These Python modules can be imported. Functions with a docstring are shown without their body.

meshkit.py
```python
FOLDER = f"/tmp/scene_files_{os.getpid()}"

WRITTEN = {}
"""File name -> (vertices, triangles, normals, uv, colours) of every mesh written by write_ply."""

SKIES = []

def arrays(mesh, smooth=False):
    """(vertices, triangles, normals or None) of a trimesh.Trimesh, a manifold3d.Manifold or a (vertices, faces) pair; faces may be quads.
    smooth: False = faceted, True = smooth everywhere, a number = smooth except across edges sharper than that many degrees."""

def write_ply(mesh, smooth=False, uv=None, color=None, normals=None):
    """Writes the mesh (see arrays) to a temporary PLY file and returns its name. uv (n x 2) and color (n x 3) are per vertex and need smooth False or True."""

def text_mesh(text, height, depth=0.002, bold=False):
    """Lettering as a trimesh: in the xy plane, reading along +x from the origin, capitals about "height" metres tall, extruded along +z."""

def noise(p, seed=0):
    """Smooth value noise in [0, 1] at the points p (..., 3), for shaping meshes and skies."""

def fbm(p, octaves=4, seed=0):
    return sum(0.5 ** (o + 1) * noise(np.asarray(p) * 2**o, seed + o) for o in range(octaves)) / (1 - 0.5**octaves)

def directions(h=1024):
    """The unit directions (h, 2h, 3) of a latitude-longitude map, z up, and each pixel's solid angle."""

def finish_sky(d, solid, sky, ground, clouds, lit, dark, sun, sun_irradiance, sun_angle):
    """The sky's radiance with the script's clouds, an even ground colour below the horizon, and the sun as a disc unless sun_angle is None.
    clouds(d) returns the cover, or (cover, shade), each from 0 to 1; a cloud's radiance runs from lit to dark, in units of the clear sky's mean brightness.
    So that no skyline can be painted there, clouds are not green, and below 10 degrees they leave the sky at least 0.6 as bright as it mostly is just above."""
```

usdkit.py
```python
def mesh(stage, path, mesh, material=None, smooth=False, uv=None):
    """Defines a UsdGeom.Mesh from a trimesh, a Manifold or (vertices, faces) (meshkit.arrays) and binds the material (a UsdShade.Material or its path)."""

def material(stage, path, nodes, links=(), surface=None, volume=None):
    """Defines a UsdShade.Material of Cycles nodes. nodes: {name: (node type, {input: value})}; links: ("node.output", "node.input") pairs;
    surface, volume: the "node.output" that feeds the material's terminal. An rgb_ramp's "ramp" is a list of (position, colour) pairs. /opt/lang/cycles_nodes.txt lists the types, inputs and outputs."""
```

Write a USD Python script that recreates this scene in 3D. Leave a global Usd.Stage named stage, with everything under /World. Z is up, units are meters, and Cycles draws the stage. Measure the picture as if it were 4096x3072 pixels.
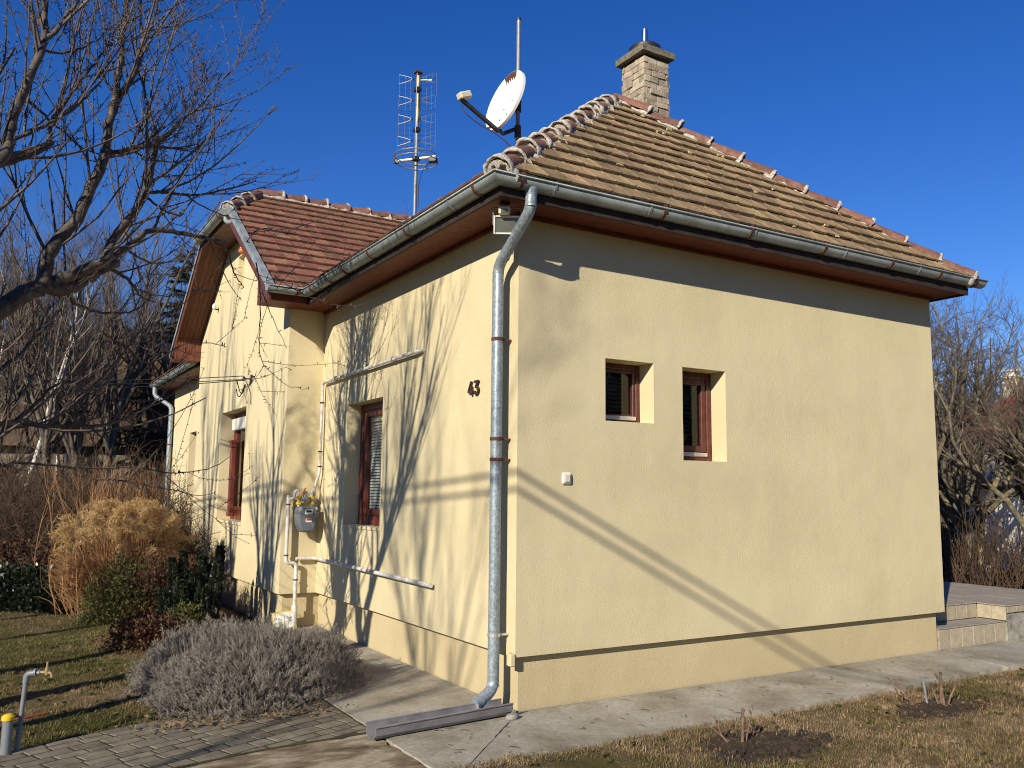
import math, random
import numpy as np, trimesh, shapely.geometry as sg, shapely.affinity as sa, shapely.ops as so
import usdkit, meshkit
from pxr import Usd, UsdGeom, UsdLux, UsdShade, Gf, Sdf, Vt
stage = Usd.Stage.CreateInMemory()
UsdGeom.SetStageUpAxis(stage, "Z"); UsdGeom.SetStageMetersPerUnit(stage, 1.0)
world = UsdGeom.Xform.Define(stage, "/World"); stage.SetDefaultPrim(world.GetPrim())
UsdGeom.Scope.Define(stage, "/World/Looks")
# ------------------------------------------------------------------ camera, sky, sun, exposure
EYE = np.array([-3.5, -5.7069, 1.65]); YAW, PITCH, ROLL, FPX = 1.0274, 0.1234, 0.0100, 3439.55
fw = np.array([math.cos(YAW) * math.cos(PITCH), math.sin(YAW) * math.cos(PITCH), math.sin(PITCH)])
rt = np.array([math.sin(YAW), -math.cos(YAW), 0.0]); upv = np.cross(rt, fw)
R = rt * math.cos(ROLL) + upv * math.sin(ROLL); U = -rt * math.sin(ROLL) + upv * math.cos(ROLL)
cam = UsdGeom.Camera.Define(stage, "/World/camera")
cam.CreateHorizontalApertureAttr(36.0); cam.CreateVerticalApertureAttr(27.0)
cam.CreateFocalLengthAttr(36.0 * FPX / 4096)
cam.CreateClippingRangeAttr((0.05, 2000.0))
cam.CreateExposureAttr(0.72)
m = np.eye(4); m[0, :3] = R; m[1, :3] = U; m[2, :3] = -fw; m[3, :3] = EYE
cam.AddTransformOp().Set(Gf.Matrix4d(m.tolist()))
SUN = np.array([-1.66, -1.0, 0.89]); SUN /= np.linalg.norm(SUN)
SUN_I, SKY_S = 1.05, 0.05
sky = UsdLux.DomeLight.Define(stage, "/World/sky")
skym = usdkit.material(stage, "/World/Looks/sky_air", {
    "s": ("sky_texture", {"sky_type": "single_scattering", "sun_disc": False, "sun_elevation": float(math.asin(SUN[2])), "sun_rotation": float(math.atan2(SUN[0], SUN[1])), "altitude": 200.0, "air_density": 1.0, "aerosol_density": 0.0, "ozone_density": 5.0}),
    "h": ("hsv", {"hue": .518, "saturation": 1.25, "value": 1.5}),
    "b": ("background_shader", {"strength": SKY_S})}, [("s.color", "h.color"), ("h.color", "b.color")], surface="b.background")
UsdShade.MaterialBindingAPI.Apply(sky.GetPrim()).Bind(skym)
sky.GetPrim().SetCustomDataByKey("kind", "structure")
sun = UsdLux.DistantLight.Define(stage, "/World/sun")
sun.CreateNormalizeAttr(True); sun.CreateIntensityAttr(SUN_I); sun.CreateAngleAttr(0.5); sun.CreateColorAttr(Gf.Vec3f(1.0, 0.93, 0.80))
zx = np.cross([0, 0, 1], SUN); zx /= np.linalg.norm(zx); zy = np.cross(SUN, zx)
m = np.eye(4); m[0, :3] = zx; m[1, :3] = zy; m[2, :3] = SUN
sun.AddTransformOp().Set(Gf.Matrix4d(m.tolist()))
# ------------------------------------------------------------------ helpers
rng = np.random.default_rng(7)
used = {}
def path_for(name, parent="/World"):
    k = used.get((parent, name), -1) + 1
    used[(parent, name)] = k
    return f"{parent}/{name}" if k == 0 else f"{parent}/{name}_{k:03d}"
def pp(x): return str(x.GetPath())
def tag(p, label=None, cat=None, group=None, kind=None):
    p = p.GetPrim() if hasattr(p, "GetPrim") else p
    for k, v in (("label", label), ("category", cat), ("group", group), ("kind", kind)):
        if v: p.SetCustomDataByKey(k, v)
    return p
def thing(name, label, cat, loc=(0, 0, 0), rotz=0, group=None):
    x = UsdGeom.Xform.Define(stage, path_for(name))
    if any(loc): x.AddTranslateOp().Set(Gf.Vec3d(*map(float, loc)))
    if rotz: x.AddRotateZOp().Set(float(rotz))
    return tag(x.GetPrim(), label, cat, group)
def obj(name, mesh, mat, parent=None, smooth=False, label=None, kind=None):
    p = usdkit.mesh(stage, path_for(name, pp(parent) if parent else "/World"), mesh, mat, smooth).GetPrim()
    return tag(p, label, None, None, kind)
def cat(*ms):
    out_v, out_f, n = [], [], 0
    for a in ms:
        v, f, _ = meshkit.arrays(a)
        out_v.append(v); out_f.append(f + n); n += len(v)
    return np.vstack(out_v), np.vstack(out_f)
def box(x0, x1, y0, y1, z0, z1, bev=0.0):
    lo, hi = np.minimum([x0, y0, z0], [x1, y1, z1]), np.maximum([x0, y0, z0], [x1, y1, z1])
    if bev <= 0:
        m_ = trimesh.creation.box(hi - lo); m_.apply_translation((lo + hi) / 2); return m_
    pts = []
    for sx in (0, 1):
        for sy in (0, 1):
            for sz in (0, 1):
                c = np.where([sx, sy, sz], hi, lo); s = np.where([sx, sy, sz], -1, 1) * bev
                for k in range(3):
                    q = c + s; q[k] = c[k]; pts.append(q)
    return trimesh.convex.convex_hull(np.array(pts))
def hullbox(corners): return trimesh.convex.convex_hull(np.array(corners, float))
def xf(mesh, M4):
    v, f, _ = meshkit.arrays(mesh); return v @ np.asarray(M4)[:3, :3].T + np.asarray(M4)[:3, 3], f
def frame(o, x, y, z):
    M4 = np.eye(4); M4[:3, 0], M4[:3, 1], M4[:3, 2], M4[:3, 3] = x, y, z, o; return M4
def unit(v): v = np.asarray(v, float); return v / np.linalg.norm(v)
def tubes(paths, sides=5, cap=True):
    """paths: list of (points (n,3), radii (n)); all made one (vertices, faces)."""
    groups = {}
    for p, r in paths: groups.setdefault(len(p), []).append((p, r))
    V, Fc, n0 = [], [], 0
    for n, L in groups.items():
        P = np.array([a for a, _ in L], float); Rr = np.array([b for _, b in L], float); K = len(P)
        T = np.gradient(P, axis=1); T /= np.maximum(np.linalg.norm(T, axis=2, keepdims=True), 1e-9)
        ax = np.argmin(np.abs(T).mean(1), axis=1); ref = np.eye(3)[ax][:, None, :]
        A = np.cross(T, ref); A /= np.maximum(np.linalg.norm(A, axis=2, keepdims=True), 1e-9); B = np.cross(T, A)
        th = np.arange(sides) / sides * 2 * np.pi
        v = P[:, :, None, :] + Rr[:, :, None, None] * (np.cos(th)[:, None] * A[:, :, None, :] + np.sin(th)[:, None] * B[:, :, None, :])
        i = np.arange(K * n * sides).reshape(K, n, sides); j = np.roll(i, -1, 2)
        q = np.stack([i[:, :-1], i[:, 1:], j[:, 1:], j[:, :-1]], -1).reshape(-1, 4)
        f = np.vstack([q[:, [0, 2, 1]], q[:, [0, 3, 2]]])
        V.append(v.reshape(-1, 3)); Fc.append(f + n0)
        if cap:
            for e, s in ((0, 1), (n - 1, -1)):
                ring = i[:, e]
                t = np.stack([np.repeat(ring[:, :1], sides - 2, 1), ring[:, 1:-1], ring[:, 2:]], -1)[:, :, ::-s].reshape(-1, 3)
                Fc.append(t + n0)
        n0 += K * n * sides
    return np.vstack(V), np.vstack(Fc)
def pipe(pts, r, sides=14, bend=0.0, seg=6):
    """A round pipe along a polyline with rounded corners."""
    pts = [np.array(p, float) for p in pts]; out = [pts[0]]
    for a, b, c in zip(pts, pts[1:], pts[2:]):
        if not bend: out.append(b); continue
        d1, d2 = unit(a - b), unit(c - b); k = min(bend, .45 * np.linalg.norm(a - b), .45 * np.linalg.norm(c - b))
        p, q = b + d1 * k, b + d2 * k
        for t in np.linspace(0, 1, seg): out.append((1 - t) ** 2 * p + 2 * t * (1 - t) * b + t * t * q)
    out.append(pts[-1]); out = np.array(out)
    # parallel transport
    T = np.gradient(out, axis=0); T /= np.linalg.norm(T, axis=1, keepdims=True)
    a = np.cross(T[0], [0.31, 0.2, 0.93]); a = unit(a); V = []
    rr = np.broadcast_to(r, len(out)); th = np.arange(sides) / sides * 2 * np.pi
    for p, t, q in zip(out, T, rr):
        a = unit(a - t * (a @ t)); b = np.cross(t, a); V.append(p + q * (np.cos(th)[:, None] * a + np.sin(th)[:, None] * b))
    n = len(out); i = np.arange(n * sides).reshape(n, sides); j = np.roll(i, -1, 1)
    q = np.stack([i[:-1], j[:-1], j[1:], i[1:]], -1).reshape(-1, 4)
    f = [np.vstack([q[:, [0, 1, 2]], q[:, [0, 2, 3]]])]
    for ring, s in ((i[0], -1), (i[-1], 1)): f.append(np.array([[ring[0], ring[k], ring[k + 1]][::s] for k in range(1, sides - 1)]))
    return np.vstack(V), np.vstack(f)
def ringband(c, axis, r, w, sides=18): # a short solid collar about an axis
    c, axis = np.array(c, float), unit(axis); return pipe([c - axis * w / 2, c + axis * w / 2], r, sides)
def sweep(profile, path, closed=True, miter=True):
    """Profile points (u: to the right of travel in plan, v: up) along a horizontal polyline, mitred."""
    path = np.array(path, float); n, k = len(path), len(profile); V = []
    for i in range(n):
        a = unit(path[i] - path[i - 1]) if i else None; b = unit(path[i + 1] - path[i]) if i < n - 1 else None
        na = None if a is None else np.array([a[1], -a[0], 0]); nb = None if b is None else np.array([b[1], -b[0], 0])
        if na is None: nn = nb
        elif nb is None: nn = na
        else: nn = unit(na + nb); nn = nn / (nn @ na)
        V.append(path[i] + np.outer(profile[:, 0], nn) + np.outer(profile[:, 1], [0, 0, 1]))
    i = np.arange(n * k).reshape(n, k); j = np.roll(i, -1, 1)
    q = np.stack([i[:-1], i[1:], j[1:], j[:-1]], -1).reshape(-1, 4)
    f = [np.vstack([q[:, [0, 1, 2]], q[:, [0, 2, 3]]])]
    half = k // 2                                     # end caps of a thin folded strip
    for ring, s in ((i[0], 1), (i[-1], -1)):
        cp = []
        for a in range(half - 1): cp += [[ring[a], ring[a + 1], ring[k - 2 - a]], [ring[a], ring[k - 2 - a], ring[k - 1 - a]]]
        f.append(np.array(cp)[:, ::s])
    return np.vstack(V), np.vstack(f)
def extr(poly, h): return trimesh.creation.extrude_polygon(poly, h, engine="earcut")
def fix(mesh):
    v, f, _ = meshkit.arrays(mesh); t = trimesh.Trimesh(v, f, process=True); trimesh.repair.fix_normals(t); return t
def rotm(a, ax): return trimesh.transformations.rotation_matrix(a, ax)
def scatter(tv, tf, pos, dirs, scale, rnd):
    """Copies of a template (growing along +z) joined into one mesh: at pos, leaning to dirs."""
    pos, dirs = np.asarray(pos, float), np.asarray(dirs, float); dirs = dirs / np.linalg.norm(dirs, axis=1, keepdims=True)
    ref = np.where(np.abs(dirs[:, 2:3]) > .9, [[1.0, 0, 0]], [[0, 0, 1.0]])
    a = np.cross(ref, dirs); a /= np.linalg.norm(a, axis=1, keepdims=True); b = np.cross(dirs, a)
    th = rnd.uniform(0, 2 * np.pi, len(pos))[:, None]; a, b = a * np.cos(th) + b * np.sin(th), b * np.cos(th) - a * np.sin(th)
    s = np.broadcast_to(scale, len(pos))[:, None, None]
    v = pos[:, None] + s * (tv[None, :, 0:1] * a[:, None] + tv[None, :, 1:2] * b[:, None] + tv[None, :, 2:3] * dirs[:, None])
    f = tf[None] + (np.arange(len(pos)) * len(tv))[:, None, None]
    return v.reshape(-1, 3), f.reshape(-1, 3)
def ids(x): return np.array(x, int)
# ------------------------------------------------------------------ materials
def lin(c): return tuple(np.round(((np.array(c) / 255 + .055) / 1.055) ** 2.4, 4))
def mat(name, cols, scale=6.0, rough=.85, bump=.0, bscale=80.0, bdist=.01, metal=0.0, spec=.3, rand=0.0, rhue=0.0, detail=5.0, distort=0.0, fine=None, stretch=None, transl=0.0, clear=0.0, island=0.0):
    """cols: colours from low to high noise. rand: value spread from object to object; fine: (scale, amount) second grain."""
    n = {"g": ("geometry", {}), "no": ("noise_texture", {"scale": scale, "detail": detail, "roughness": .6, "distortion": distort}),
         "r": ("rgb_ramp", {"ramp": [(p, c) for p, c in zip(np.linspace(.3, .7, len(cols)), cols)]}),
         "p": ("principled_bsdf", {"roughness": rough, "metallic": metal, "specular_ior_level": spec, "coat_weight": clear})}
    l = []
    src = "g.position"
    if stretch:
        n["mp"] = ("mapping", {"scale": stretch}); l += [("g.position", "mp.vector")]; src = "mp.vector"
    l += [(src, "no.vector"), ("no.fac", "r.fac")]
    col = "r.color"
    if fine:
        n["nf"] = ("noise_texture", {"scale": fine[0], "detail": 3.0}); n["mf"] = ("map_range", {"from_min": .3, "from_max": .7, "to_min": 1 - fine[1], "to_max": 1 + fine[1]})
        n["hf"] = ("hsv", {}); l += [(src, "nf.vector"), ("nf.fac", "mf.value"), ("mf.result", "hf.value"), (col, "hf.color")]; col = "hf.color"
    if rand or rhue or island:
        n["oi"] = ("object_info", {}); n["mr"] = ("map_range", {"to_min": 1 - (rand or island), "to_max": 1 + (rand or island)}); n["hr"] = ("hsv", {})
        l += [("g.random_per_island" if island else "oi.random", "mr.value"), ("mr.result", "hr.value"), (col, "hr.color")]
        if rhue:
            n["ml"] = ("math", {"math_type": "multiply", "value2": 7.31}); n["mc"] = ("math", {"math_type": "fraction"}); n["mh"] = ("map_range", {"to_min": .5 - rhue, "to_max": .5 + rhue})
            l += [("g.random_per_island" if island else "oi.random", "ml.value1"), ("ml.value", "mc.value1"), ("mc.value", "mh.value"), ("mh.result", "hr.hue")]
        col = "hr.color"
    l += [(col, "p.base_color")]
    if bump:
        n["nb"] = ("noise_texture", {"scale": bscale, "detail": 4.0, "roughness": .65}); n["b"] = ("bump", {"strength": bump, "distance": bdist})
        l += [(src, "nb.vector"), ("nb.fac", "b.height"), ("b.normal", "p.normal")]
    surf = "p.BSDF"
    if transl:
        n["t"] = ("translucent_bsdf", {}); n["mx"] = ("mix_closure", {"fac": transl}); l += [(col, "t.color"), ("p.BSDF", "mx.closure1"), ("t.BSDF", "mx.closure2")]; surf = "mx.closure"
    return usdkit.material(stage, "/World/Looks/" + name, n, l, surface=surf)
M = {}
# stucco: cream wash with faint dirt streaks and a scratched grain
def stucco(name, a, b, c):
    n = {"g": ("geometry", {}), "n1": ("noise_texture", {"scale": .9, "detail": 5.0, "roughness": .6}), "r": ("rgb_ramp", {"ramp": [(.30, a), (.5, b), (.72, c)]}),
         "mp": ("mapping", {"scale": (6.0, 6.0, .5)}), "n2": ("noise_texture", {"scale": 1.5, "detail": 4.0}), "m2": ("map_range", {"from_min": .35, "from_max": .75, "to_min": 1.01, "to_max": .98}), "h2": ("hsv", {}),
         "n3": ("noise_texture", {"scale": 95.0, "detail": 3.0}), "m3": ("map_range", {"from_min": .3, "from_max": .7, "to_min": .95, "to_max": 1.05}), "h3": ("hsv", {}),
         "sx": ("separate_xyz", {}), "n5": ("noise_texture", {"scale": 2.2, "detail": 6.0, "roughness": .7}), "low": ("map_range", {"from_min": .0, "from_max": .75, "to_min": .55, "to_max": 0.0, "clamp": True}),
         "ms": ("math", {"math_type": "multiply"}), "mxd": ("mix", {"color2": (.33, .27, .17)}),
         "n4": ("noise_texture", {"scale": 75.0, "detail": 5.0, "roughness": .75}), "b": ("bump", {"strength": .8, "distance": .006}),
         "n6": ("noise_texture", {"scale": 3.0, "detail": 2.0}), "b6": ("bump", {"strength": .35, "distance": .02}),
         "p": ("principled_bsdf", {"roughness": .95, "specular_ior_level": .1})}
    l = [("g.position", "n1.vector"), ("n1.fac", "r.fac"), ("g.position", "mp.vector"), ("mp.vector", "n2.vector"), ("n2.fac", "m2.value"), ("m2.result", "h2.value"), ("r.color", "h2.color"),
         ("g.position", "n3.vector"), ("n3.fac", "m3.value"), ("m3.result", "h3.value"), ("h2.color", "h3.color"), ("g.position", "sx.vector"), ("sx.z", "low.value"), ("g.position", "n5.vector"), ("n5.fac", "ms.value1"), ("low.result", "ms.value2"),
         ("ms.value", "mxd.fac"), ("h3.color", "mxd.color1"), ("mxd.color", "p.base_color"), ("g.position", "n4.vector"), ("g.position", "n6.vector"), ("n6.fac", "b6.height"), ("n4.fac", "b.height"), ("b6.normal", "b.normal"), ("b.normal", "p.normal")]
    return usdkit.material(stage, "/World/Looks/" + name, n, l, surface="p.BSDF")
M["stucco"] = stucco("cream_stucco", (.54, .452, .268), (.595, .503, .302), (.635, .542, .328))
M["plinth"] = stucco("plinth_stucco", (.475, .385, .215), (.52, .425, .24), (.56, .46, .265))
M["tile"] = mat("weathered_tile", [(.15, .096, .05), (.235, .158, .08), (.31, .215, .108)], 9, .9, .5, 130, .004, rand=.27, rhue=.014, fine=(60, .22), stretch=(1.0, .5, .5))
M["redtile"] = mat("red_tile", [(.12, .05, .032), (.20, .085, .052), (.26, .125, .075)], 7, .9, .5, 130, .004, rand=.25, rhue=.012, fine=(60, .2))
M["moss"] = mat("moss_brown", [(.012, .009, .005), (.035, .024, .012), (.06, .05, .02)], 40, 1, .8, 200, .006)
M["ridge"] = mat("ridge_clay", [(.10, .048, .034), (.17, .080, .055), (.22, .118, .085)], 12, .85, .4, 120, .004, rand=.2, fine=(50, .2))
M["mortar"] = mat("lime_mortar", [(.20, .18, .15), (.42, .38, .31), (.58, .53, .44)], 22, .95, .9, 70, .012, fine=(140, .25))
M["zinc"] = mat("zinc_sheet", [(.17, .195, .195), (.255, .285, .28), (.34, .37, .36)], 5, .5, .12, 60, .003, metal=.25, spec=.5, fine=(110, .22))
M["zincpipe"] = mat("galvanised_pipe", [(.16, .19, .205), (.26, .30, .315), (.38, .425, .44)], 60, .42, .10, 90, .002, metal=.32, spec=.5, fine=(25, .18))
M["channel"] = mat("plastic_grey_brown", [(.11, .105, .105), (.165, .155, .155), (.21, .195, .19)], 8, .3, .1, 60, .002, spec=.5)
M["rust"] = mat("rusty_iron", [(.05, .018, .012), (.10, .035, .022), (.14, .055, .03)], 30, .8, .3, 90)
M["soffit"] = mat("red_brown_paint", [(.115, .031, .017), (.16, .042, .022), (.20, .06, .03)], 5, .6, .2, 40, .004, spec=.3, stretch=(3, 3, 3))
M["darkboard"] = mat("dark_board", [(.018, .012, .01), (.03, .02, .016), (.045, .03, .02)], 8, .8, .2, 40)
M["verge"] = mat("varnished_pine", [(.07, .022, .012), (.11, .036, .018), (.15, .055, .028)], 6, .5, .2, 50, .003, stretch=(6, 1, 1), rand=.15)
M["frame"] = mat("window_wood", [(.085, .016, .010), (.14, .028, .016), (.19, .045, .025)], 14, .4, .1, 60, .002, spec=.5, stretch=(4, 4, 1))
M["darkframe"] = mat("dark_window_wood", [(.05, .012, .010), (.085, .02, .015), (.11, .03, .02)], 14, .4, .1, 60, .002, spec=.5)
M["white"] = mat("white_plastic", [(.62, .60, .52), (.72, .70, .62)], 8, .45, spec=.5)
M["cream"] = mat("yellowed_plastic", [(.52, .46, .30), (.62, .56, .40)], 10, .5, .1, 60)
M["dishw"] = mat("dish_paint", [(.66, .65, .56), (.78, .77, .70)], 6, .35, spec=.5)
M["pipew"] = mat("white_pipe_paint", [(.40, .37, .32), (.56, .53, .48), (.64, .61, .55)], 18, .5, .15, 60, .002)
M["black"] = mat("black_metal", [(.012, .012, .014), (.025, .025, .028)], 20, .5, spec=.5)
M["greymetal"] = mat("grey_paint", [(.17, .18, .18), (.25, .26, .26)], 20, .5, .1, 60, .002, metal=.3)
M["meter"] = mat("meter_grey", [(.09, .10, .11), (.14, .15, .16)], 12, .5, .1, 80, .002, spec=.4)
M["yellow"] = mat("yellow_paint", [(.55, .35, .02), (.70, .48, .03)], 12, .5)
M["orange"] = mat("orange_lens", [(.50, .12, .01), (.6, .17, .02)], 12, .25, spec=.6)
M["redlabel"] = mat("red_label", [(.45, .03, .03), (.5, .04, .04)], 12, .5)
M["steel"] = mat("bright_steel", [(.62, .60, .62), (.75, .73, .75)], 12, .18, metal=1.0)
M["alu"] = mat("aluminium", [(.55, .55, .54), (.68, .68, .66)], 12, .35, metal=.7)
M["chip"] = mat("bare_tile_chip", [(.50, .40, .20), (.6, .5, .28)], 20, .9)
M["brass"] = mat("dull_brass", [(.30, .22, .11), (.42, .33, .19)], 12, .5, metal=.5)
M["concrete"] = mat("old_concrete", [(.17, .145, .098), (.255, .225, .165), (.33, .30, .235), (.38, .35, .285)], 1.7, .95, .4, 55, .006, fine=(26, .16), detail=8, rand=.05)
M["paver"] = mat("paving_block", [(.115, .095, .065), (.165, .14, .098), (.21, .182, .13)], 9, .95, .5, 90, .004, rand=.16, rhue=.01, fine=(120, .15))
M["dirtcon"] = mat("dirty_concrete", [(.06, .038, .022), (.10, .068, .04), (.20, .15, .09), (.34, .285, .195), (.27, .215, .14)], 3.2, .97, .6, 45, .01, fine=(35, .22), detail=9, distort=.6, stretch=(.6, 1.5, 1))
M["capstone"] = mat("mossy_concrete_cap", [(.085, .075, .05), (.15, .13, .09), (.21, .19, .14)], 14, .95, .7, 60, .01, fine=(60, .2))
M["brick"] = mat("lime_washed_brick", [(.26, .205, .14), (.36, .295, .205), (.46, .385, .275)], 10, .95, .8, 60, .012, rand=.22, rhue=.015, fine=(50, .2))
M["brickmortar"] = mat("brick_mortar", [(.27, .225, .155), (.38, .32, .22), (.46, .39, .28)], 10, .95, .8, 50, .012)
M["steptile"] = mat("beige_tile", [(.28, .232, .155), (.345, .29, .198), (.395, .335, .235)], 12, .7, .1, 80, .002, rand=.08, fine=(60, .1))
M["deck"] = mat("terrace_tile", [(.21, .178, .138), (.275, .235, .185), (.33, .285, .23)], 10, .75, .15, 60, .003, stretch=(.6, 7, 1), fine=(40, .1), rand=.05)
M["stone"] = mat("plinth_stone", [(.13, .12, .09), (.26, .25, .20), (.36, .35, .29)], 9, .95, .8, 40, .01)
M["bark"] = mat("cherry_bark", [(.03, .023, .018), (.075, .058, .044), (.14, .11, .08)], 14, .65, .7, 60, .008, fine=(40, .2))
M["twig"] = mat("twig_bark", [(.055, .041, .033), (.09, .067, .052), (.14, .105, .08)], 12, .7, rand=.1)
M["greybark"] = mat("grey_bark", [(.05, .04, .03), (.09, .073, .052), (.145, .12, .088)], 9, .9, .6, 40, .01, rand=.15)
M["greytwig"] = mat("grey_twig", [(.055, .04, .03), (.088, .064, .047), (.125, .095, .07)], 7, .9, rand=.2)
M["wildtwig"] = mat("thicket_twig", [(.05, .03, .018), (.085, .052, .031), (.13, .085, .05)], 3, .95, island=.3)
M["birch"] = mat("birch_bark", [(.12, .10, .08), (.45, .42, .36), (.6, .57, .5)], 5, .85, .3, 40, stretch=(1, 1, 3))
M["lichen"] = mat("lichen_bark", [(.06, .048, .035), (.10, .083, .058), (.15, .125, .085), (.30, .22, .05)], 11, .95, .6, 50, .01)
M["lavender"] = mat("lavender_leaf", [(.17, .15, .112), (.31, .283, .218), (.46, .43, .35)], 9, .95, island=.3, rhue=.02, transl=.12)
M["drygrass"] = mat("dry_plume_grass", [(.30, .16, .065), (.46, .27, .11), (.58, .38, .17)], 4, .9, island=.25, rhue=.012, transl=.25)
M["plume"] = mat("feathery_plume", [(.46, .29, .12), (.62, .42, .19), (.70, .52, .26)], 6, .95, island=.2, transl=.35)
M["green"] = mat("shrub_green", [(.06, .07, .02), (.105, .118, .032), (.155, .16, .05)], 4, .8, island=.3, rhue=.02, transl=.25)
M["brownleaf"] = mat("dead_leaf_brown", [(.075, .04, .018), (.135, .075, .032), (.20, .12, .055)], 4, .9, island=.35, rhue=.015, transl=.15)
M["evergreen"] = mat("evergreen_leaf", [(.010, .020, .008), (.02, .036, .014), (.035, .055, .022)], 5, .45, island=.35, spec=.4, transl=.1)
M["ivy"] = mat("ivy_leaf", [(.014, .026, .012), (.028, .045, .02), (.05, .072, .035)], 5, .35, island=.4, spec=.5, transl=.1)
M["conifer"] = mat("conifer_needle", [(.03, .034, .016), (.055, .056, .028), (.09, .075, .04)], 4, .8, island=.3)
M["fallen"] = mat("fallen_leaf", [(.16, .095, .045), (.28, .19, .10), (.40, .29, .17)], 9, .9, island=.35, transl=.15)
M["digit"] = mat("dark_iron_digit", [(.03, .018, .014), (.055, .03, .02)], 40, .6, .3, 90)
M["soil"] = mat("bare_soil", [(.022, .014, .009), (.045, .03, .018), (.075, .052, .032)], 14, 1, .9, 60, .02, fine=(70, .3))
M["cutwood"] = mat("cut_rose_wood", [(.085, .05, .034), (.15, .09, .062), (.24, .16, .11)], 20, .8, .4, 80, .004)
M["joint"] = mat("mossy_joint", [(.03, .024, .014), (.05, .045, .02), (.06, .075, .022)], 9, 1, .8, 120, .006)
M["blind"] = mat("blind_slat", [(.68, .68, .65), (.78, .78, .75)], 10, .45)
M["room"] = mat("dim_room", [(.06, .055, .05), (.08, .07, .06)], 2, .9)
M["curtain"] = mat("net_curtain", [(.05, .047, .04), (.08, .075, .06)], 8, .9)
M["redroof"] = mat("red_sheet_roof", [(.12, .026, .017), (.165, .037, .023), (.20, .05, .03)], 3, .8, .2, 30)
M["greyroof"] = mat("asbestos_roof", [(.14, .13, .12), (.21, .20, .185), (.27, .26, .24)], 5, .9, .3, 40)
M["whitewall"] = mat("whitewash", [(.62, .58, .50), (.70, .66, .58)], 3, .9, .2, 40)
M["dullwall"] = mat("grey_render", [(.12, .10, .075), (.17, .145, .11)], 2, .95, .2, 40)
M["oldroof"] = mat("old_brown_roof", [(.05, .033, .022), (.085, .055, .036), (.12, .08, .05)], 4, .9, .4, 30)
M["rubber"] = mat("cable_black", [(.012, .012, .012), (.02, .02, .02)], 10, .6)
M["greypvc"] = mat("grey_pvc", [(.13, .14, .15), (.18, .19, .20)], 8, .45, .05, 60, spec=.5)
M["hosered"] = mat("hose_red", [(.22, .05, .02), (.3, .08, .03)], 8, .6)
M["pole"] = mat("timber_pole", [(.10, .08, .06), (.17, .14, .11)], 8, .9, .4, 40)
def glass(name, tint, rough=.02):
    return usdkit.material(stage, "/World/Looks/" + name, {"f": ("fresnel", {"IOR": 1.5}), "t": ("transparent_bsdf", {"color": tint}), "g": ("glossy_bsdf", {"roughness": rough, "color": (1, 1, 1)}), "m": ("mix_closure", {})},
        [("f.fac", "m.fac"), ("t.BSDF", "m.closure1"), ("g.BSDF", "m.closure2")], surface="m.closure")
M["glass"] = glass("window_glass", (.8, .82, .8)); M["lampglass"] = mat("lamp_glass", [(.10, .105, .085), (.14, .145, .12)], 9, .15, spec=.6)
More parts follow.
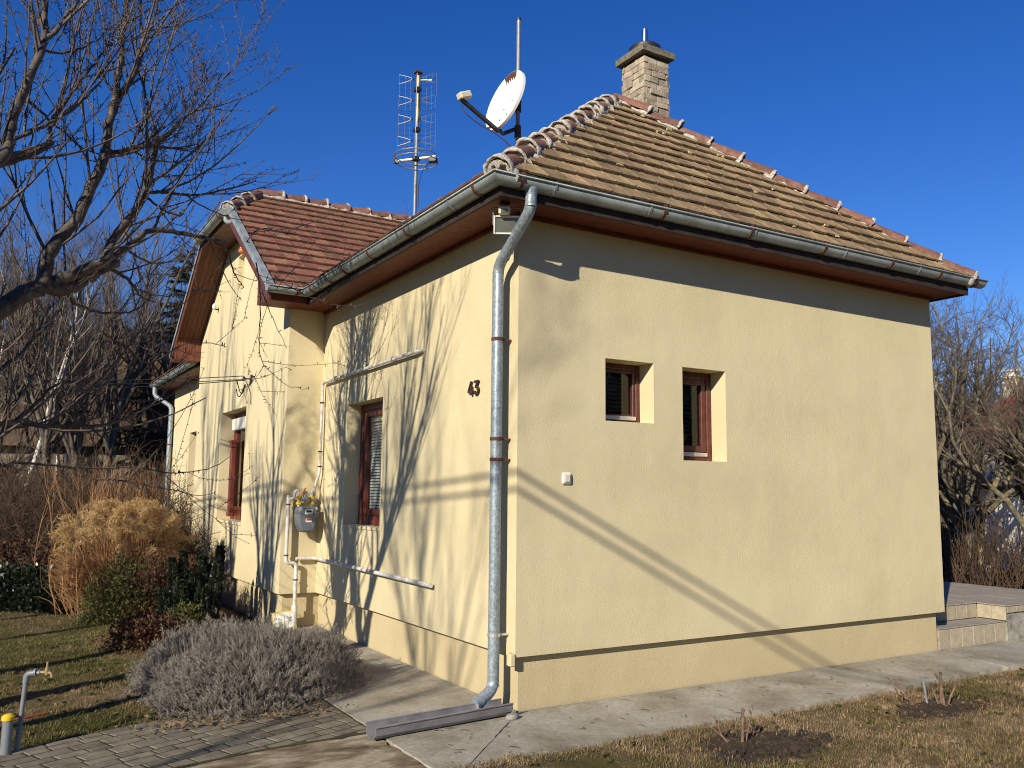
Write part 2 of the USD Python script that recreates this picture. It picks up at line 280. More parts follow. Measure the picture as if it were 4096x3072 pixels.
def ground_mat():
    n = {"g": ("geometry", {}), "sx": ("separate_xyz", {}), "mx0": ("map_range", {"from_min": -1.6, "from_max": -.6, "to_min": -.045, "to_max": .05, "clamp": True}), "ad": ("math", {"math_type": "add"}), "n1": ("noise_texture", {"scale": .9, "detail": 6.0, "roughness": .65}), "r": ("rgb_ramp", {"ramp": [(.34, (.06, .06, .018)), (.45, (.10, .085, .032)), (.56, (.15, .11, .056)), (.70, (.20, .145, .082))]}),
         "n2": ("noise_texture", {"scale": 30.0, "detail": 5.0, "roughness": .7}), "m2": ("map_range", {"from_min": .3, "from_max": .7, "to_min": .55, "to_max": 1.35}), "h": ("hsv", {}),
         "n3": ("noise_texture", {"scale": 90.0, "detail": 4.0}), "b": ("bump", {"strength": .9, "distance": .02}), "p": ("principled_bsdf", {"roughness": 1.0, "specular_ior_level": .05})}
    l = [("g.position", "n1.vector"), ("g.position", "sx.vector"), ("sx.x", "mx0.value"), ("mx0.result", "ad.value1"), ("n1.fac", "ad.value2"), ("ad.value", "r.fac"), ("g.position", "n2.vector"), ("n2.fac", "m2.value"), ("m2.result", "h.value"), ("r.color", "h.color"), ("h.color", "p.base_color"), ("g.position", "n3.vector"), ("n3.fac", "b.height"), ("b.normal", "p.normal")]
    return usdkit.material(stage, "/World/Looks/lawn_soil", n, l, surface="p.BSDF")
M["lawn"] = ground_mat()
def grass_mat():
    n = {"oi": ("object_info", {}), "sx": ("separate_xyz", {}), "mx0": ("map_range", {"from_min": -1.6, "from_max": -.6, "to_min": -.045, "to_max": .05, "clamp": True}), "ad": ("math", {"math_type": "add"}), "n1": ("noise_texture", {"scale": .9, "detail": 6.0, "roughness": .65}), "r": ("rgb_ramp", {"ramp": [(.33, (.10, .105, .03)), (.44, (.17, .145, .055)), (.54, (.245, .175, .09)), (.68, (.34, .245, .135))]}),
         "mr": ("map_range", {"to_min": .55, "to_max": 1.4}), "h": ("hsv", {}), "p": ("principled_bsdf", {"roughness": .9, "specular_ior_level": .15}), "t": ("translucent_bsdf", {}), "mx": ("mix_closure", {"fac": .25})}
    l = [("oi.location", "n1.vector"), ("oi.location", "sx.vector"), ("sx.x", "mx0.value"), ("mx0.result", "ad.value1"), ("n1.fac", "ad.value2"), ("ad.value", "r.fac"), ("oi.random", "mr.value"), ("mr.result", "h.value"), ("r.color", "h.color"), ("h.color", "p.base_color"), ("h.color", "t.color"), ("p.BSDF", "mx.closure1"), ("t.BSDF", "mx.closure2")]
    return usdkit.material(stage, "/World/Looks/grass_blade", n, l, surface="mx.closure")
M["grass"] = grass_mat()
# ------------------------------------------------------------------ ground and paving
def axis_pts(a, b, fine0, fine1, d, k=14):
    return np.concatenate([a + (fine0 - a) * (np.linspace(0, 1, k, endpoint=False) ** .45), np.arange(fine0, fine1, d), fine1 + (b - fine1) * (np.linspace(0, 1, k) ** 2.2)])
slab_zone = so.unary_union([sg.box(-1.12, -.92, 8.9, 6.2), sg.box(-.5, 0, 9, 16), sg.Polygon([(-4.6, -2.2), (-1.1, -.9), (-1.1, .95), (-2.45, 1.08), (-4.6, .25)])])
import shapely
def lawn_z(x, y):
    p = np.stack([x, y, np.zeros_like(x)], -1)
    z = .05 * (meshkit.fbm(p * 1.1, 4, 3) - .45) + .018 * (meshkit.noise(p * 9, 5) - .5)
    d = shapely.distance(shapely.points(x, y), slab_zone)
    k = np.clip(d / .25, 0, 1)
    near = np.where(d <= 0, -.05, -.012)
    return near * (1 - k) + z * k
gx, gy = axis_pts(-260, 300, -5.6, 7.6, .07), axis_pts(-120, 420, -4.2, 12.5, .08)
GX, GY = np.meshgrid(gx, gy, indexing="ij"); GZ = lawn_z(GX.ravel(), GY.ravel()).reshape(GX.shape)
i = np.arange(GX.size).reshape(GX.shape)
q = np.stack([i[:-1, :-1], i[1:, :-1], i[1:, 1:], i[:-1, 1:]], -1).reshape(-1, 4)
obj("lawn", (np.stack([GX, GY, GZ], -1).reshape(-1, 3), q), M["lawn"], smooth=True, kind="structure")
walk = UsdGeom.Xform.Define(stage, path_for("concrete_path")).GetPrim(); tag(walk, kind="structure")
def rough_edge(poly, amp, step, seed):
    r = np.random.default_rng(seed); ring = poly.exterior; n = max(8, int(ring.length / step))
    pts = [ring.interpolate(t * ring.length).coords[0] for t in np.linspace(0, 1, n, endpoint=False)] + list(ring.coords[:-1])
    ds = [ring.project(sg.Point(p)) for p in pts]; pts = [p for _, p in sorted(zip(ds, pts))]
    return sg.Polygon([(x + r.normal(0, amp), y + r.normal(0, amp)) for x, y in pts]).buffer(0)
slabs = [[(-1.1, -.15), (-.13, -.14), (.05, .05), (.05, 5.2), (-1.08, 5.2)], [(-1.1, -.16), (-.125, -.15), (-.93, -.96), (-1.1, -.96)],
         [(-.123, -.152), (.06, .045), (5.36, .05), (5.10, -.80), (3.4, -.86), (1.3, -.90), (-.5, -.955), (-.931, -.962)], [(5.385, .05), (5.42, .05), (9.2, .05), (9.2, -.80), (5.13, -.82)]]
for k, s in enumerate(slabs):
    pg = rough_edge(sg.Polygon(s).buffer(-.002), .003, .06, 20 + k)
    if pg.geom_type != "Polygon": pg = max(pg.geoms, key=lambda a: a.area)
    m_ = extr(pg, .12); m_.apply_translation((0, 0, -.12 - .003 * k))
    obj("slab", m_, M["concrete"], walk)
dirt = rough_edge(sg.Polygon([(-6.2, -3.6), (-.2, -3.6), (.1, -1.2), (-.95, -.96), (-1.11, -.96), (-1.11, .06), (-1.9, .01), (-2.5, -.11), (-4.4, -.80), (-6.2, -1.5)]), .012, .08, 5)
m_ = extr(dirt, .1); m_.apply_translation((0, 0, -.114)); tag(obj("worn_concrete", m_, M["dirtcon"]), kind="structure")
# block paving: rows turned 22 degrees, mixed lengths, mossy joints showing between
pave = UsdGeom.Xform.Define(stage, path_for("block_paving")).GetPrim(); tag(pave, kind="structure")
pz = sg.Polygon([(-4.4, .28), (-2.45, 1.05), (-1.75, 1.15), (-1.115, 1.1), (-1.115, .075), (-1.9, .03), (-2.5, -.09), (-4.4, -.78)])
bed = extr(pz.buffer(.02), .06); bed.apply_translation((0, 0, -.0662)); obj("paving_joint_sand", bed, M["joint"], pave)
r = np.random.default_rng(3); ang = math.radians(21); c_, s_ = math.cos(ang), math.sin(ang)
row, t = 0, -2.6
while t < 2.6:
    hgt = [.10, .10, .145, .10, .12][row % 5]; s = -5.2 + r.uniform(0, .2)
    while s < .6:
        w = r.choice([.20, .20, .145, .22]); g = .0085
        pts = np.array([(s + g, t + g), (s + w - g, t + g), (s + w - g, t + hgt - g), (s + g, t + hgt - g)]) + r.normal(0, .0018, (4, 2))
        P2 = sg.Polygon(np.stack([pts[:, 0] * c_ - pts[:, 1] * s_ - .9, pts[:, 0] * s_ + pts[:, 1] * c_ + .6], 1)).intersection(pz)
        if P2.area > .0015 and P2.geom_type == "Polygon":
            top = P2.buffer(-.004)
            if top.area > .001 and top.geom_type == "Polygon":
                a = extr(P2, .05); a.apply_translation((0, 0, -.058)); b = trimesh.convex.convex_hull(np.vstack([np.c_[np.array(P2.exterior.coords)[:-1], np.full(len(P2.exterior.coords) - 1, -.007)], np.c_[np.array(top.exterior.coords)[:-1], np.full(len(top.exterior.coords) - 1, -.003)]]))
                dz = r.normal(0, .0009); v, f = cat(trimesh.convex.convex_hull(np.vstack([a.vertices, b.vertices]))); v[:, 2] += dz
                obj("paver", (v, f), M["paver"], pave)
        s += w
    t += hgt; row += 1
# ------------------------------------------------------------------ the house
SUNNY = None
house = thing("house", "cream rendered bungalow with brown tiled hip roof and gabled side wing", "house")
W, HT, ZO, D_N = 5.43, 3.88, .40, 14.9
WX, WY0, WY1 = -.45, 4.66, 9.97; WM = (WY0 + WY1) / 2
def wallmesh(poly, o, ux, uy, nz, h): return fix(xf(extr(poly, h), frame(o, ux, uy, nz)))
X_, Y_, Z_ = np.eye(3)
w1, w2 = (.86, 1.385, 2.237, 2.763), (1.717, 2.243, 1.93, 2.76)
south = sg.box(0, ZO, W, HT).difference(so.unary_union([sg.box(a, c, b, d) for a, b, c, d in (w1, w2)]))
lw, nw = (2.713, 3.77, 1.25, 2.62), (12.0, 12.95, 1.18, 2.77)
west = sg.box(.3, ZO, D_N, HT).difference(so.unary_union([sg.box(a, c, b, d) for a, b, c, d in (lw, nw)]))
gw = (6.6, 8.1, 1.17, 2.80)
front = sg.Polygon([(WY0, ZO), (WY1, ZO), (WY1, 4.2), (WM + .86, 5.47), (WM - .86, 5.47), (WY0, 4.2)]).difference(sg.box(gw[0], gw[2], gw[1], gw[3])).difference(sg.box(7.14, 4.66, 7.50, 5.16))
obj("wall", cat(wallmesh(south, (0, 0, 0), X_, Z_, Y_, .3), wallmesh(west, (0, 0, 0), Y_, Z_, X_, .3), box(W - .3, W, .3, D_N, ZO, HT), box(.3, W - .3, D_N - .3, D_N, ZO, HT)), M["stucco"], house, label="smooth cream rendered main wall")
obj("wing_wall", cat(wallmesh(front, (WX, 0, 0), Y_, Z_, X_, .3), box(WX + .3, 0, WY0, WY0 + .3, ZO, 3.9), box(WX + .3, 0, WY1 - .3, WY1, ZO, 3.9)), M["stucco"], house, label="cream gable wall of the projecting wing")
obj("niche_back", box(WX + .13, WX + .29, 7.10, 7.54, 4.62, 5.20), M["stucco"], house)
PR = .065
obj("plinth", cat(box(PR, W - PR, PR, .3, -.2, ZO), box(PR, .3, .3, WY0 + PR, -.2, ZO), box(PR, .3, WY1, D_N, -.2, ZO), box(W - .3, W - PR, .3, D_N - PR, -.2, ZO)), M["plinth"], house)
obj("wing_plinth", cat(box(WX + PR, WX + .3, WY0 + PR, WY1 - PR, -.2, ZO), box(WX + .3, PR, WY0 + PR, WY0 + .3, -.2, ZO)), M["plinth"], house)
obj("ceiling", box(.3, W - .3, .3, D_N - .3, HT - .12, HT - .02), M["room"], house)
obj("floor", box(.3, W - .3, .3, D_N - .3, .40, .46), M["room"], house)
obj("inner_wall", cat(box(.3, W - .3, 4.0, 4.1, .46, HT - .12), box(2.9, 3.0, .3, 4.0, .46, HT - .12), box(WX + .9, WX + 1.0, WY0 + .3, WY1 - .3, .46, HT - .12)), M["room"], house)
obj("corner_bead", box(-.05, -.003, -.012, .05, .335, ZO + .03, .008), M["stucco"], house)
# windows: local u right, v up, w out of the wall
def win_frame(o, side): return frame(o, X_, Z_, -Y_) if side == "S" else frame(o, -Y_, Z_, -X_)
def bars(x0, x1, y0, y1, t, z0, z1, bot=None):
    bot = bot or t
    return cat(box(x0, x0 + t, y0, y1, z0, z1, .004), box(x1 - t, x1, y0, y1, z0, z1, .004), box(x0 + t + .001, x1 - t - .001, y1 - t, y1, z0 + .002, z1 - .002, .004), box(x0 + t + .001, x1 - t - .001, y0, y0 + bot, z0 + .002, z1 - .002, .004))
def window(o, side, w, h, depth, fmat, ft=.05, sash=.05, rail=False, sashlow=0, label=None):
    X = win_frame(o, side); Wn = UsdGeom.Xform.Define(stage, path_for("window", pp(house))).GetPrim(); tag(Wn, label)
    obj("frame", xf(bars(.002, w - .002, .002, h - .002, ft, -depth - .07, -depth, ft + sashlow + .006 if sashlow else None), X), fmat, Wn)
    z = -depth - .015
    if sash:
        obj("sash", xf(bars(ft + .003, w - ft - .003, ft + .009 + sashlow, h - ft - .003, sash, z - .05, z + .004), X), fmat, Wn)
        a = ft + sash
    else: a = ft
    obj("pane", xf((np.array([(a, a + sashlow, z - .026), (w - a, a + sashlow, z - .026), (w - a, h - a, z - .026), (a, h - a, z - .026)]), ids([[0, 1, 2], [0, 2, 3]])), X), M["glass"], Wn)
    if rail: obj("drip_rail", xf(box(ft + .004, w - ft - .01, ft - .012, ft + .022, -depth, -depth + .012, .003), X), M["alu"], Wn)
    return Wn, X
W1, X1 = window((w1[0], 0, w1[2]), "S", w1[1] - w1[0], w1[3] - w1[2], .185, M["darkframe"], .045, .03, rail=True, label="small square window, left of the two in the end wall")
W2, X2 = window((w2[0], 0, w2[2]), "S", w2[1] - w2[0], w2[3] - w2[2], .185, M["darkframe"], .06, .055, rail=True, sashlow=.02, label="taller narrow window, right of the two in the end wall")
for Wn, X, h, n in ((W1, X1, .526, 9), (W2, X2, .83, 15)):
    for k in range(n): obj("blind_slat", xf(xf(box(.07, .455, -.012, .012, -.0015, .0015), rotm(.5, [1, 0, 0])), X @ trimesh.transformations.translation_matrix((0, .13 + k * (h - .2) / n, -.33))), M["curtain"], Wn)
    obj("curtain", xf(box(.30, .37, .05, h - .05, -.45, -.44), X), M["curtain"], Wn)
lf, rr_ = [], np.random.default_rng(4)
for k in range(5): lf.append(([(.26 + .01 * k, .11, -.30), (.24 + .03 * k, .15, -.30), (.215 + .045 * k, .19, -.29)], [.008, .011, .003]))
pl = thing("potted_plant", "small yellow green potted plant inside the taller right window", "plant", (w2[0], 0, w2[2]))
v, f = tubes([(np.array(a), b) for a, b in lf], 4); obj("leaf", (np.stack([v[:, 0] * .8 + .0, -v[:, 2], v[:, 1] + .06], 1), f[:, ::-1]), M["yellow"], pl)
obj("pot", box(.17, .25, .27, .33, .06, .16, .01), M["ridge"], pl)
W3, X3 = window((0, lw[1], lw[2]), "W", lw[1] - lw[0], lw[3] - lw[2], .17, M["frame"], .07, .07, sashlow=.03, label="window with white slatted blind in the side wall near the house number")
obj("blind_head_rail", xf(box(.13, .93, 1.17, 1.22, -.28, -.235, .004), X3), M["white"], W3)
for k in range(30): obj("blind_slat", xf(xf(box(.14, .92, -.014, .014, -.0012, .0012), rotm(-.5, [1, 0, 0])), X3 @ trimesh.transformations.translation_matrix((0, .17 + k * .0335, -.255))), M["blind"], W3)
obj("sill", xf(box(.003, 1.054, -.03, .004, -.168, .012, .003), X3), M["stucco"], W3)
W4, X4 = window((WX, gw[1], gw[2]), "W", gw[1] - gw[0], gw[3] - gw[2], .20, M["frame"], .08, .06, sashlow=.05, label="wing window with carved red wooden post and white shutter box")
obj("shutter_box", xf(box(.10, 1.40, 1.36, 1.54, -.20, -.14, .01), X4), M["white"], W4)
post = [box(.155, .245, .06, 1.10, -.19, -.12, .008), box(.14, .26, 1.10, 1.14, -.19, -.105, .006), box(.15, .25, 1.14, 1.17, -.19, -.11, .006), box(.135, .265, 1.17, 1.21, -.19, -.10, .006), box(.14, .26, .05, .12, -.19, -.105, .008)] + [box(.17 + k * .022, .184 + k * .022, .16, 1.06, -.125, -.113, .003) for k in range(3)]
obj("carved_post", xf(cat(*post), X4), M["frame"], W4)
obj("sill", xf(box(.003, 1.497, -.035, .004, -.198, .015, .003), X4), M["stucco"], W4)
W5, X5 = window((0, nw[1], nw[2]), "W", nw[1] - nw[0], nw[3] - nw[2], .18, M["frame"], .07, .07, label="far window half hidden behind the wing")
# ------------------------------------------------------------------ roof
roof = UsdGeom.Xform.Define(stage, path_for("roof", pp(house))).GetPrim()
SL, WSL, WNG = 2.35 / 2.55, 2.35 / 3.09, .684
APX, RIDGE_Z = np.array([2.6, 2.1, 6.33]), 6.33
def slope_frame(o, along, inward, slope): # s along the eave, t up the slope, n out
    u = unit(np.array(inward, float) + [0, 0, slope]); a = np.array(along, float); return frame(o, a, u, np.cross(a, u))
def lay(region, X, w, expo, tmax, seed, s0, s1, rib=True, stagger=0.0):
    out, r = [], np.random.default_rng(seed); t, k = 0.0, 0
    pre = region.buffer(0)
    while t < tmax:
        s = s0 + (k % 2) * stagger
        while s < s1:
            full = sg.box(s + .0015, t, s + w - .0015, t + expo + .05); P = full.intersection(pre)
            if P.area > .0012 and P.geom_type == "Polygon":
                parts = [extr(P, .017)]
                if rib:
                    for a, b, hh in ((w - .022, w - .004, .022),):
                        Q = sg.box(s + a, t + .001, s + b, t + expo + .04).intersection(pre)
                        if Q.area > 1e-4 and Q.geom_type == "Polygon": parts.append(extr(Q, hh))
                v, f = cat(*parts)
                v[:, 2] += .010 + (.034 + r.normal(0, .0015)) * (1 - (v[:, 1] - t) / (expo + .05)); v[:, 1] += r.normal(0, .002); v[:, 0] += r.normal(0, .0008)
                v[:, 2] += (v[:, 0] - s) * r.normal(0, .006) + .006 * (meshkit.noise(np.array([[s * 1.3, t * 2, seed]]))[0] - .5)
                out.append(xf((v, f), X))
            s += w
        t += expo; k += 1
    return out
def deck(region, X): return fix(xf(xf(extr(region, .03), trimesh.transformations.translation_matrix((0, 0, -.032))), X))
EY, EZ = -.415, 3.98 + .035 * SL - .03
XS = slope_frame((0, EY, EZ), X_, Y_, SL); k_ = math.hypot(1, SL); T = (APX[1] - EY) * k_
RS = sg.Polygon([(-.45, 0), (5.64, 0), (2.6, T)])
decks = [deck(RS, XS)]
tiles = [(x, "tile") for x in lay(RS, XS, .2, .265, T, 1, -.6, 5.8)]
eave_w = EY  # wing slope
XW = slope_frame((0, 4.115, 3.955 - .035 * WNG), X_, Y_, WNG); kw = math.hypot(1, WNG); TW = (WM - 4.115) * kw; TJ = (6.46 - 4.115) * kw
ZR = 3.98 + (WM - 4.15) * WNG
RW = sg.Polygon([(-.85, 0), (-.46, 0), (2.36, TW), (-.25, TW), (-.85, TJ)])
decks.append(deck(RW, XW))
tiles += [(x, "redtile") for x in lay(RW, XW, .2, .265, TW, 2, -.85, 2.5)]
def size(tm):
    c = tm[0][0].mean(0) - EYE; return -1 / (c @ fw)
tiles.sort(key=size)
vis = lambda x: True
for x, mt in tiles[:300]: obj("tile", x, M[mt], roof)
XWe = slope_frame((-.44, 0, 3.95 + .05 * WSL), -Y_, X_, WSL); kk = math.hypot(1, WSL); TT = (2.6 + .44) * kk
RWe = sg.Polygon([(.40, 0), (-15.3, 0), (-12.8, TT), (-2.1, TT)])
cutw = so.unary_union([sg.Polygon([(-4.16, 0), (-10.46, 0), (-7.31, (2.34 + .44) * kk)])])
RWe2 = RWe.difference(cutw)
def lump(v, amp, sc, seed): 
    v = np.asarray(v, float); d = np.stack([meshkit.fbm(v * sc + s, 3, seed + s) for s in (0, 7, 13)], -1) - .5; return v + d * amp * 2
def moss_rows(region, X, expo, tmax, seed):
    t, k = 0.0, 0
    while t < tmax:
        seg = sg.LineString([(-20, t + .004), (20, t + .004)]).intersection(region)
        if seg.length > .15 and seg.geom_type == "LineString":
            (a, _), (b, _) = seg.coords[0], seg.coords[-1]; xs = np.arange(a, b, .028); rr = .016 + .011 * (meshkit.fbm(np.c_[xs * 9, xs * 0 + t, xs * 0], 3, seed) - .5)
            pts = np.c_[xs, np.full(len(xs), t - .001), .0245 + .008 * (meshkit.noise(np.c_[xs * 14, xs * 0 + t * 7, xs * 0], seed) - .5)]
            v, f = tubes([(pts, rr)], 6); v = lump(v, .006, 60, seed + k); obj("moss_line", xf((v, f), X), M["moss"], roof)
        t += expo; k += 1
rest = [x for x, _ in tiles[300:]] + lay(RWe2, XWe, .2, .265, TT, 3, -15.4, .5, rib=False)
XJ = slope_frame((-.88, 0, 5.55), -Y_, X_, .58 / .63); RJ = sg.Polygon([(-6.44, 0), (-8.18, 0), (-WM, .63 * math.hypot(1, .58 / .63))])
rest += lay(RJ, XJ, .2, .265, 2, 4, -8.2, -6.3, rib=False); decks.append(deck(RJ, XJ))
XWN = slope_frame((0, 10.49, 3.98 - .02 * WNG), -X_, -Y_, WNG); RWN = sg.Polygon([(.85, 0), (.46, 0), (-2.36, TW), (.25, TW), (.85, TJ)])
rest += lay(RWN, XWN, .2, .265, TW, 5, -2.6, 1.0, rib=False); decks.append(deck(RWN, XWN))
XE = slope_frame((5.64, 0, 3.98 + .05 * WSL), Y_, -X_, WSL); RE = sg.Polygon([(-.40, 0), (15.3, 0), (12.8, TT), (2.1, TT)])
rest += lay(RE, XE, .2, .265, TT, 6, -.5, 15.4, rib=False); decks += [deck(RE, XE), deck(RWe2, XWe)]
XN = slope_frame((0, 15.3, EZ), -X_, -Y_, SL); decks.append(deck(sg.Polygon([(.44, 0), (-5.64, 0), (-2.6, T)]), XN))
rest += lay(sg.Polygon([(.44, 0), (-5.64, 0), (-2.6, T)]), XN, .2, .265, T, 8, -5.8, .6, rib=False)
obj("farther_tiles", cat(*rest), M["redtile"], roof, kind="stuff")
moss_rows(RS, XS, .265, T, 11); moss_rows(RW, XW, .265, TW, 12)
obj("roof_deck", cat(*decks), M["darkboard"], roof)
def hip_run(p0, p1, n, left, right, mortar=1.0, rad=.105, skirt=.13, seed=0, first=.0):
    """half-round tiles from p0 (low) to p1 (high); left, right: the down-slope directions on either side."""
    p0, p1 = np.array(p0, float), np.array(p1, float); ax = unit(p1 - p0); L = np.linalg.norm(p1 - p0) / n
    up = unit(Z_ - ax * ax[2]); sd = np.cross(ax, up); r = np.random.default_rng(seed + 50)
    for k in range(n):
        a, b = p0 + ax * (k * L - .02), p0 + ax * ((k + 1) * L + .05); wob = r.normal(0, .006, 3); lift0, lift1 = .052 + r.normal(0, .006), .022 + r.normal(0, .004)
        th = np.radians(np.linspace(-96, 96, 13)); rings = []
        for q, rr, lf_ in ((a, rad + .014, lift0), (a + ax * .03, rad + .012, lift0 - .002), ((a + b) / 2, rad, (lift0 + lift1) / 2), (b, rad - .012, lift1)):
            for rad_ in (rr, rr - .014): rings.append(q + wob + up * (lf_ - .05) + rad_ * (np.sin(th)[:, None] * sd + np.cos(th)[:, None] * up))
        V = np.array(rings).reshape(4, 2, 13, 3); loop = np.concatenate([V[:, 0], V[:, 1, ::-1]], 1)
        i = np.arange(4 * 26).reshape(4, 26); j = np.roll(i, -1, 1); q4 = np.stack([i[:-1], j[:-1], j[1:], i[1:]], -1).reshape(-1, 4)
        caps = [[ring[c], ring[c + 1], ring[24 - c], ring[25 - c]][::s] for ring, s in ((i[0], -1), (i[3], 1)) for c in range(12)]
        obj("ridge_tile", fix((loop.reshape(-1, 3), np.vstack([q4, ids(caps)]))), M["ridge"], roof, smooth=35)
        ms = []                                            # collar over the joint and bedding down both sides
        th = np.radians(np.linspace(-100, 100, 26)); c0 = a + up * (lift0 - .05) + ax * .005
        path = c0 + (rad + .010) * (np.sin(th)[:, None] * sd + np.cos(th)[:, None] * up)
        if mortar > .6:
            v, f = pipe(path, (.017 * mortar * (1 + .3 * np.sin(th * 3 + k))), 9); v = (v - path.mean(0)) @ (np.eye(3) + .9 * np.outer(ax, ax)) + path.mean(0); ms.append((lump(v, .016, 24, k), f))
        if True: v, f = pipe([a - ax * (.012 if k == 0 else -.004) + up * (lift0 - .055), a + ax * .03 + up * (lift0 - .055)], rad * .93, 16); ms.append((lump(v, .012, 20, 5), f))
        for s_, dn in ((1, left), (-1, right)):
            dn = unit(dn); base = rad * .96
            ts = np.linspace(0, 1, 12); cen = a[None] + (b - a)[None] * ts[:, None] + s_ * sd * base * .93 + up * (-.045) + dn * (.01)
            rr = .034 * (1 + .25 * np.sin(ts * 9 + k * 2)) * (1.0 + .9 * mortar * np.exp(-(ts / .22) ** 2)) * (.55 + .5 * mortar)
            v, f = pipe(cen, rr, 9); ms.append((lump(v, .028, 18, k + 31 + s_), f))
        obj("mortar_bed", cat(*ms), M["mortar"], roof, smooth=50)
    return
def updip(v): return np.array(v, float)
dS, dW, dE = np.array([0, -1, -SL]), np.array([-1, 0, -WSL]), np.array([1, 0, -WSL])
hip_run((-.40, -.37, 4.015), (2.58, 2.085, 6.315), 12, dW, dS, .95, .094, seed=1)
hip_run((5.60, -.38, 4.01), (2.64, 2.085, 6.325), 11, dS, dE, .62, .10, seed=2)
hip_run((2.6, 12.8, 6.33), (2.6, 2.15, 6.33), 26, dE, dW, .6, .10, seed=3)
dWS, dWN, dJ = np.array([0, -1, -WNG]), np.array([0, 1, -WNG]), np.array([-1, 0, -.9])
hip_run((-.86, 6.46, 5.55), (-.27, WM - .02, ZR), 3, dJ, dWS, .7, .10, seed=4)
hip_run((-.86, 8.16, 5.55), (-.27, WM + .02, ZR), 3, dWN, dJ, .62, .10, seed=5)
hip_run((2.25, WM, ZR), (-.25, WM, ZR + .01), 7, dWN, dWS, .62, .10, seed=6)
r = np.random.default_rng(77)
for k in range(16):   # pale chipped tile corners
    t_ = .265 * r.integers(1, 12); lo_, hi_ = -.45 + 3.05 * t_ / T + .5, 5.64 - 3.04 * t_ / T - .3
    if hi_ > lo_:
        s_ = r.uniform(lo_ if k < 5 else (lo_ + hi_) / 2, hi_); w_ = r.uniform(.012, .035)
        obj("chipped_edge", xf(trimesh.convex.convex_hull(np.array([(s_ + a * w_, t_ - .012 + b * .022, .040 + c * .018) for a in (-1, 1) for b in (0, 1) for c in (0, 1)]) + r.normal(0, .004, (8, 3))), XS), M["chip"], roof)
# eaves: soffit boards, dark fascia
SZ = 3.86
obj("soffit", cat(box(-.36, 5.57, -.34, 0, SZ, SZ + .02), box(-.36, -.002, .001, 4.659, SZ, SZ + .02), box(-.36, -.002, 9.972, 15.2, SZ, SZ + .02), box(W + .002, 5.57, .001, 15.2, SZ, SZ + .02)), M["soffit"], house)
obj("wall_plate_trim", cat(box(-.03, 5.45, -.03, -.002, SZ - .035, SZ - .002), box(-.03, -.002, .0, 4.65, SZ - .035, SZ - .002)), M["soffit"], house)
obj("fascia", cat(box(-.38, 5.59, -.362, -.342, SZ - .025, EZ - .02), box(-.382, -.362, -.34, 4.25, SZ - .025, EZ - .02), box(-.382, -.362, 10.4, 15.2, SZ - .025, EZ - .02), box(5.572, 5.592, -.34, 15.2, SZ - .02, EZ - .02)), M["darkboard"], house)
obj("wing_eave_board", box(-.845, -.365, 4.22, 4.658, SZ - .006, SZ - .001), M["soffit"], house); obj("wing_eave_board", box(-.845, -.455, 9.97, 10.40, SZ - .002, SZ + .016), M["soffit"], house)
obj("wing_fascia", box(-.83, -.39, 4.205, 4.218, SZ - .02, 3.99), M["soffit"], house)
for k in range(6): # upright boards closing the end of the wing eave
    y0 = 4.215 + k * .075; obj("eave_end_board", hullbox([(-.862, y0 + .002, SZ - .01), (-.862, y0 + .073, SZ - .01), (-.848, y0 + .002, SZ - .01), (-.848, y0 + .073, SZ - .01), (-.862, y0 + .002, 3.99 + (y0 - 4.15) * WNG), (-.862, y0 + .073, 3.99 + (y0 + .07 - 4.15) * WNG), (-.848, y0 + .002, 3.99 + (y0 - 4.15) * WNG), (-.848, y0 + .073, 3.99 + (y0 + .07 - 4.15) * WNG)]), M["verge"], house)
    y1 = 2 * WM - y0; obj("eave_end_board", hullbox([(a, b, c + (0 if c < 3.9 else (2 * WM - b - 4.15) * WNG)) for a in (-.862, -.848) for b in (y1 - .073, y1 - .002) for c in (SZ - .01, 3.99)]), M["verge"], house)
def rake_pts(y, off): return 3.98 + ((y if y < WM else 2 * WM - y) - 4.15) * WNG + off
for side in (0, 1):
    for k in range(5): # lining boards under the sloping verge
        x0, x1 = -.84 + k * .077, -.84 + (k + 1) * .077 - .004; pts = []
        for y in (4.66, 6.52):
            yy = y if side == 0 else 2 * WM - y
            for x in (x0, x1):
                for o in (-.115, -.10): pts.append((x, yy, rake_pts(yy, o)))
        obj("verge_lining_board", hullbox(pts), M["verge"], house)
    ya, yb = (4.12, 6.50) if side == 0 else (2 * WM - 4.12, 2 * WM - 6.50)
    obj("verge_board", hullbox([(x, y, rake_pts(y, o)) for x in (-.868, -.846) for y in (ya, yb) for o in (-.17 if 1 else 0, -.02)]), M["verge"], house)
    obj("verge_flashing", cat(hullbox([(x, y, rake_pts(y, o)) for x in (-.885, -.805) for y in (ya, yb) for o in (.052, .058)]), hullbox([(x, y, rake_pts(y, o)) for x in (-.885, -.879) for y in (ya, yb) for o in (-.035, .055)])), M["zinc"], house)
for sy in (0, 1):
    for k in range(4):
        y0, y1 = (9.945, 9.958) if sy else (2 * WM - 9.958, 2 * WM - 9.945); x0 = -.845 + k * .0985
        obj("eave_return_board", hullbox([(x, y, z) for x in (x0, x0 + .095) for y in (y0, y1) for z in (SZ - .004, rake_pts(9.95, -.118))]), M["verge"], house)
obj("jerkin_soffit", cat(box(-.84, -.455, WM - .84, WM + .84, 5.44, 5.455), box(-.862, -.845, WM - .86, WM + .86, 5.40, 5.54)), M["verge"], house)
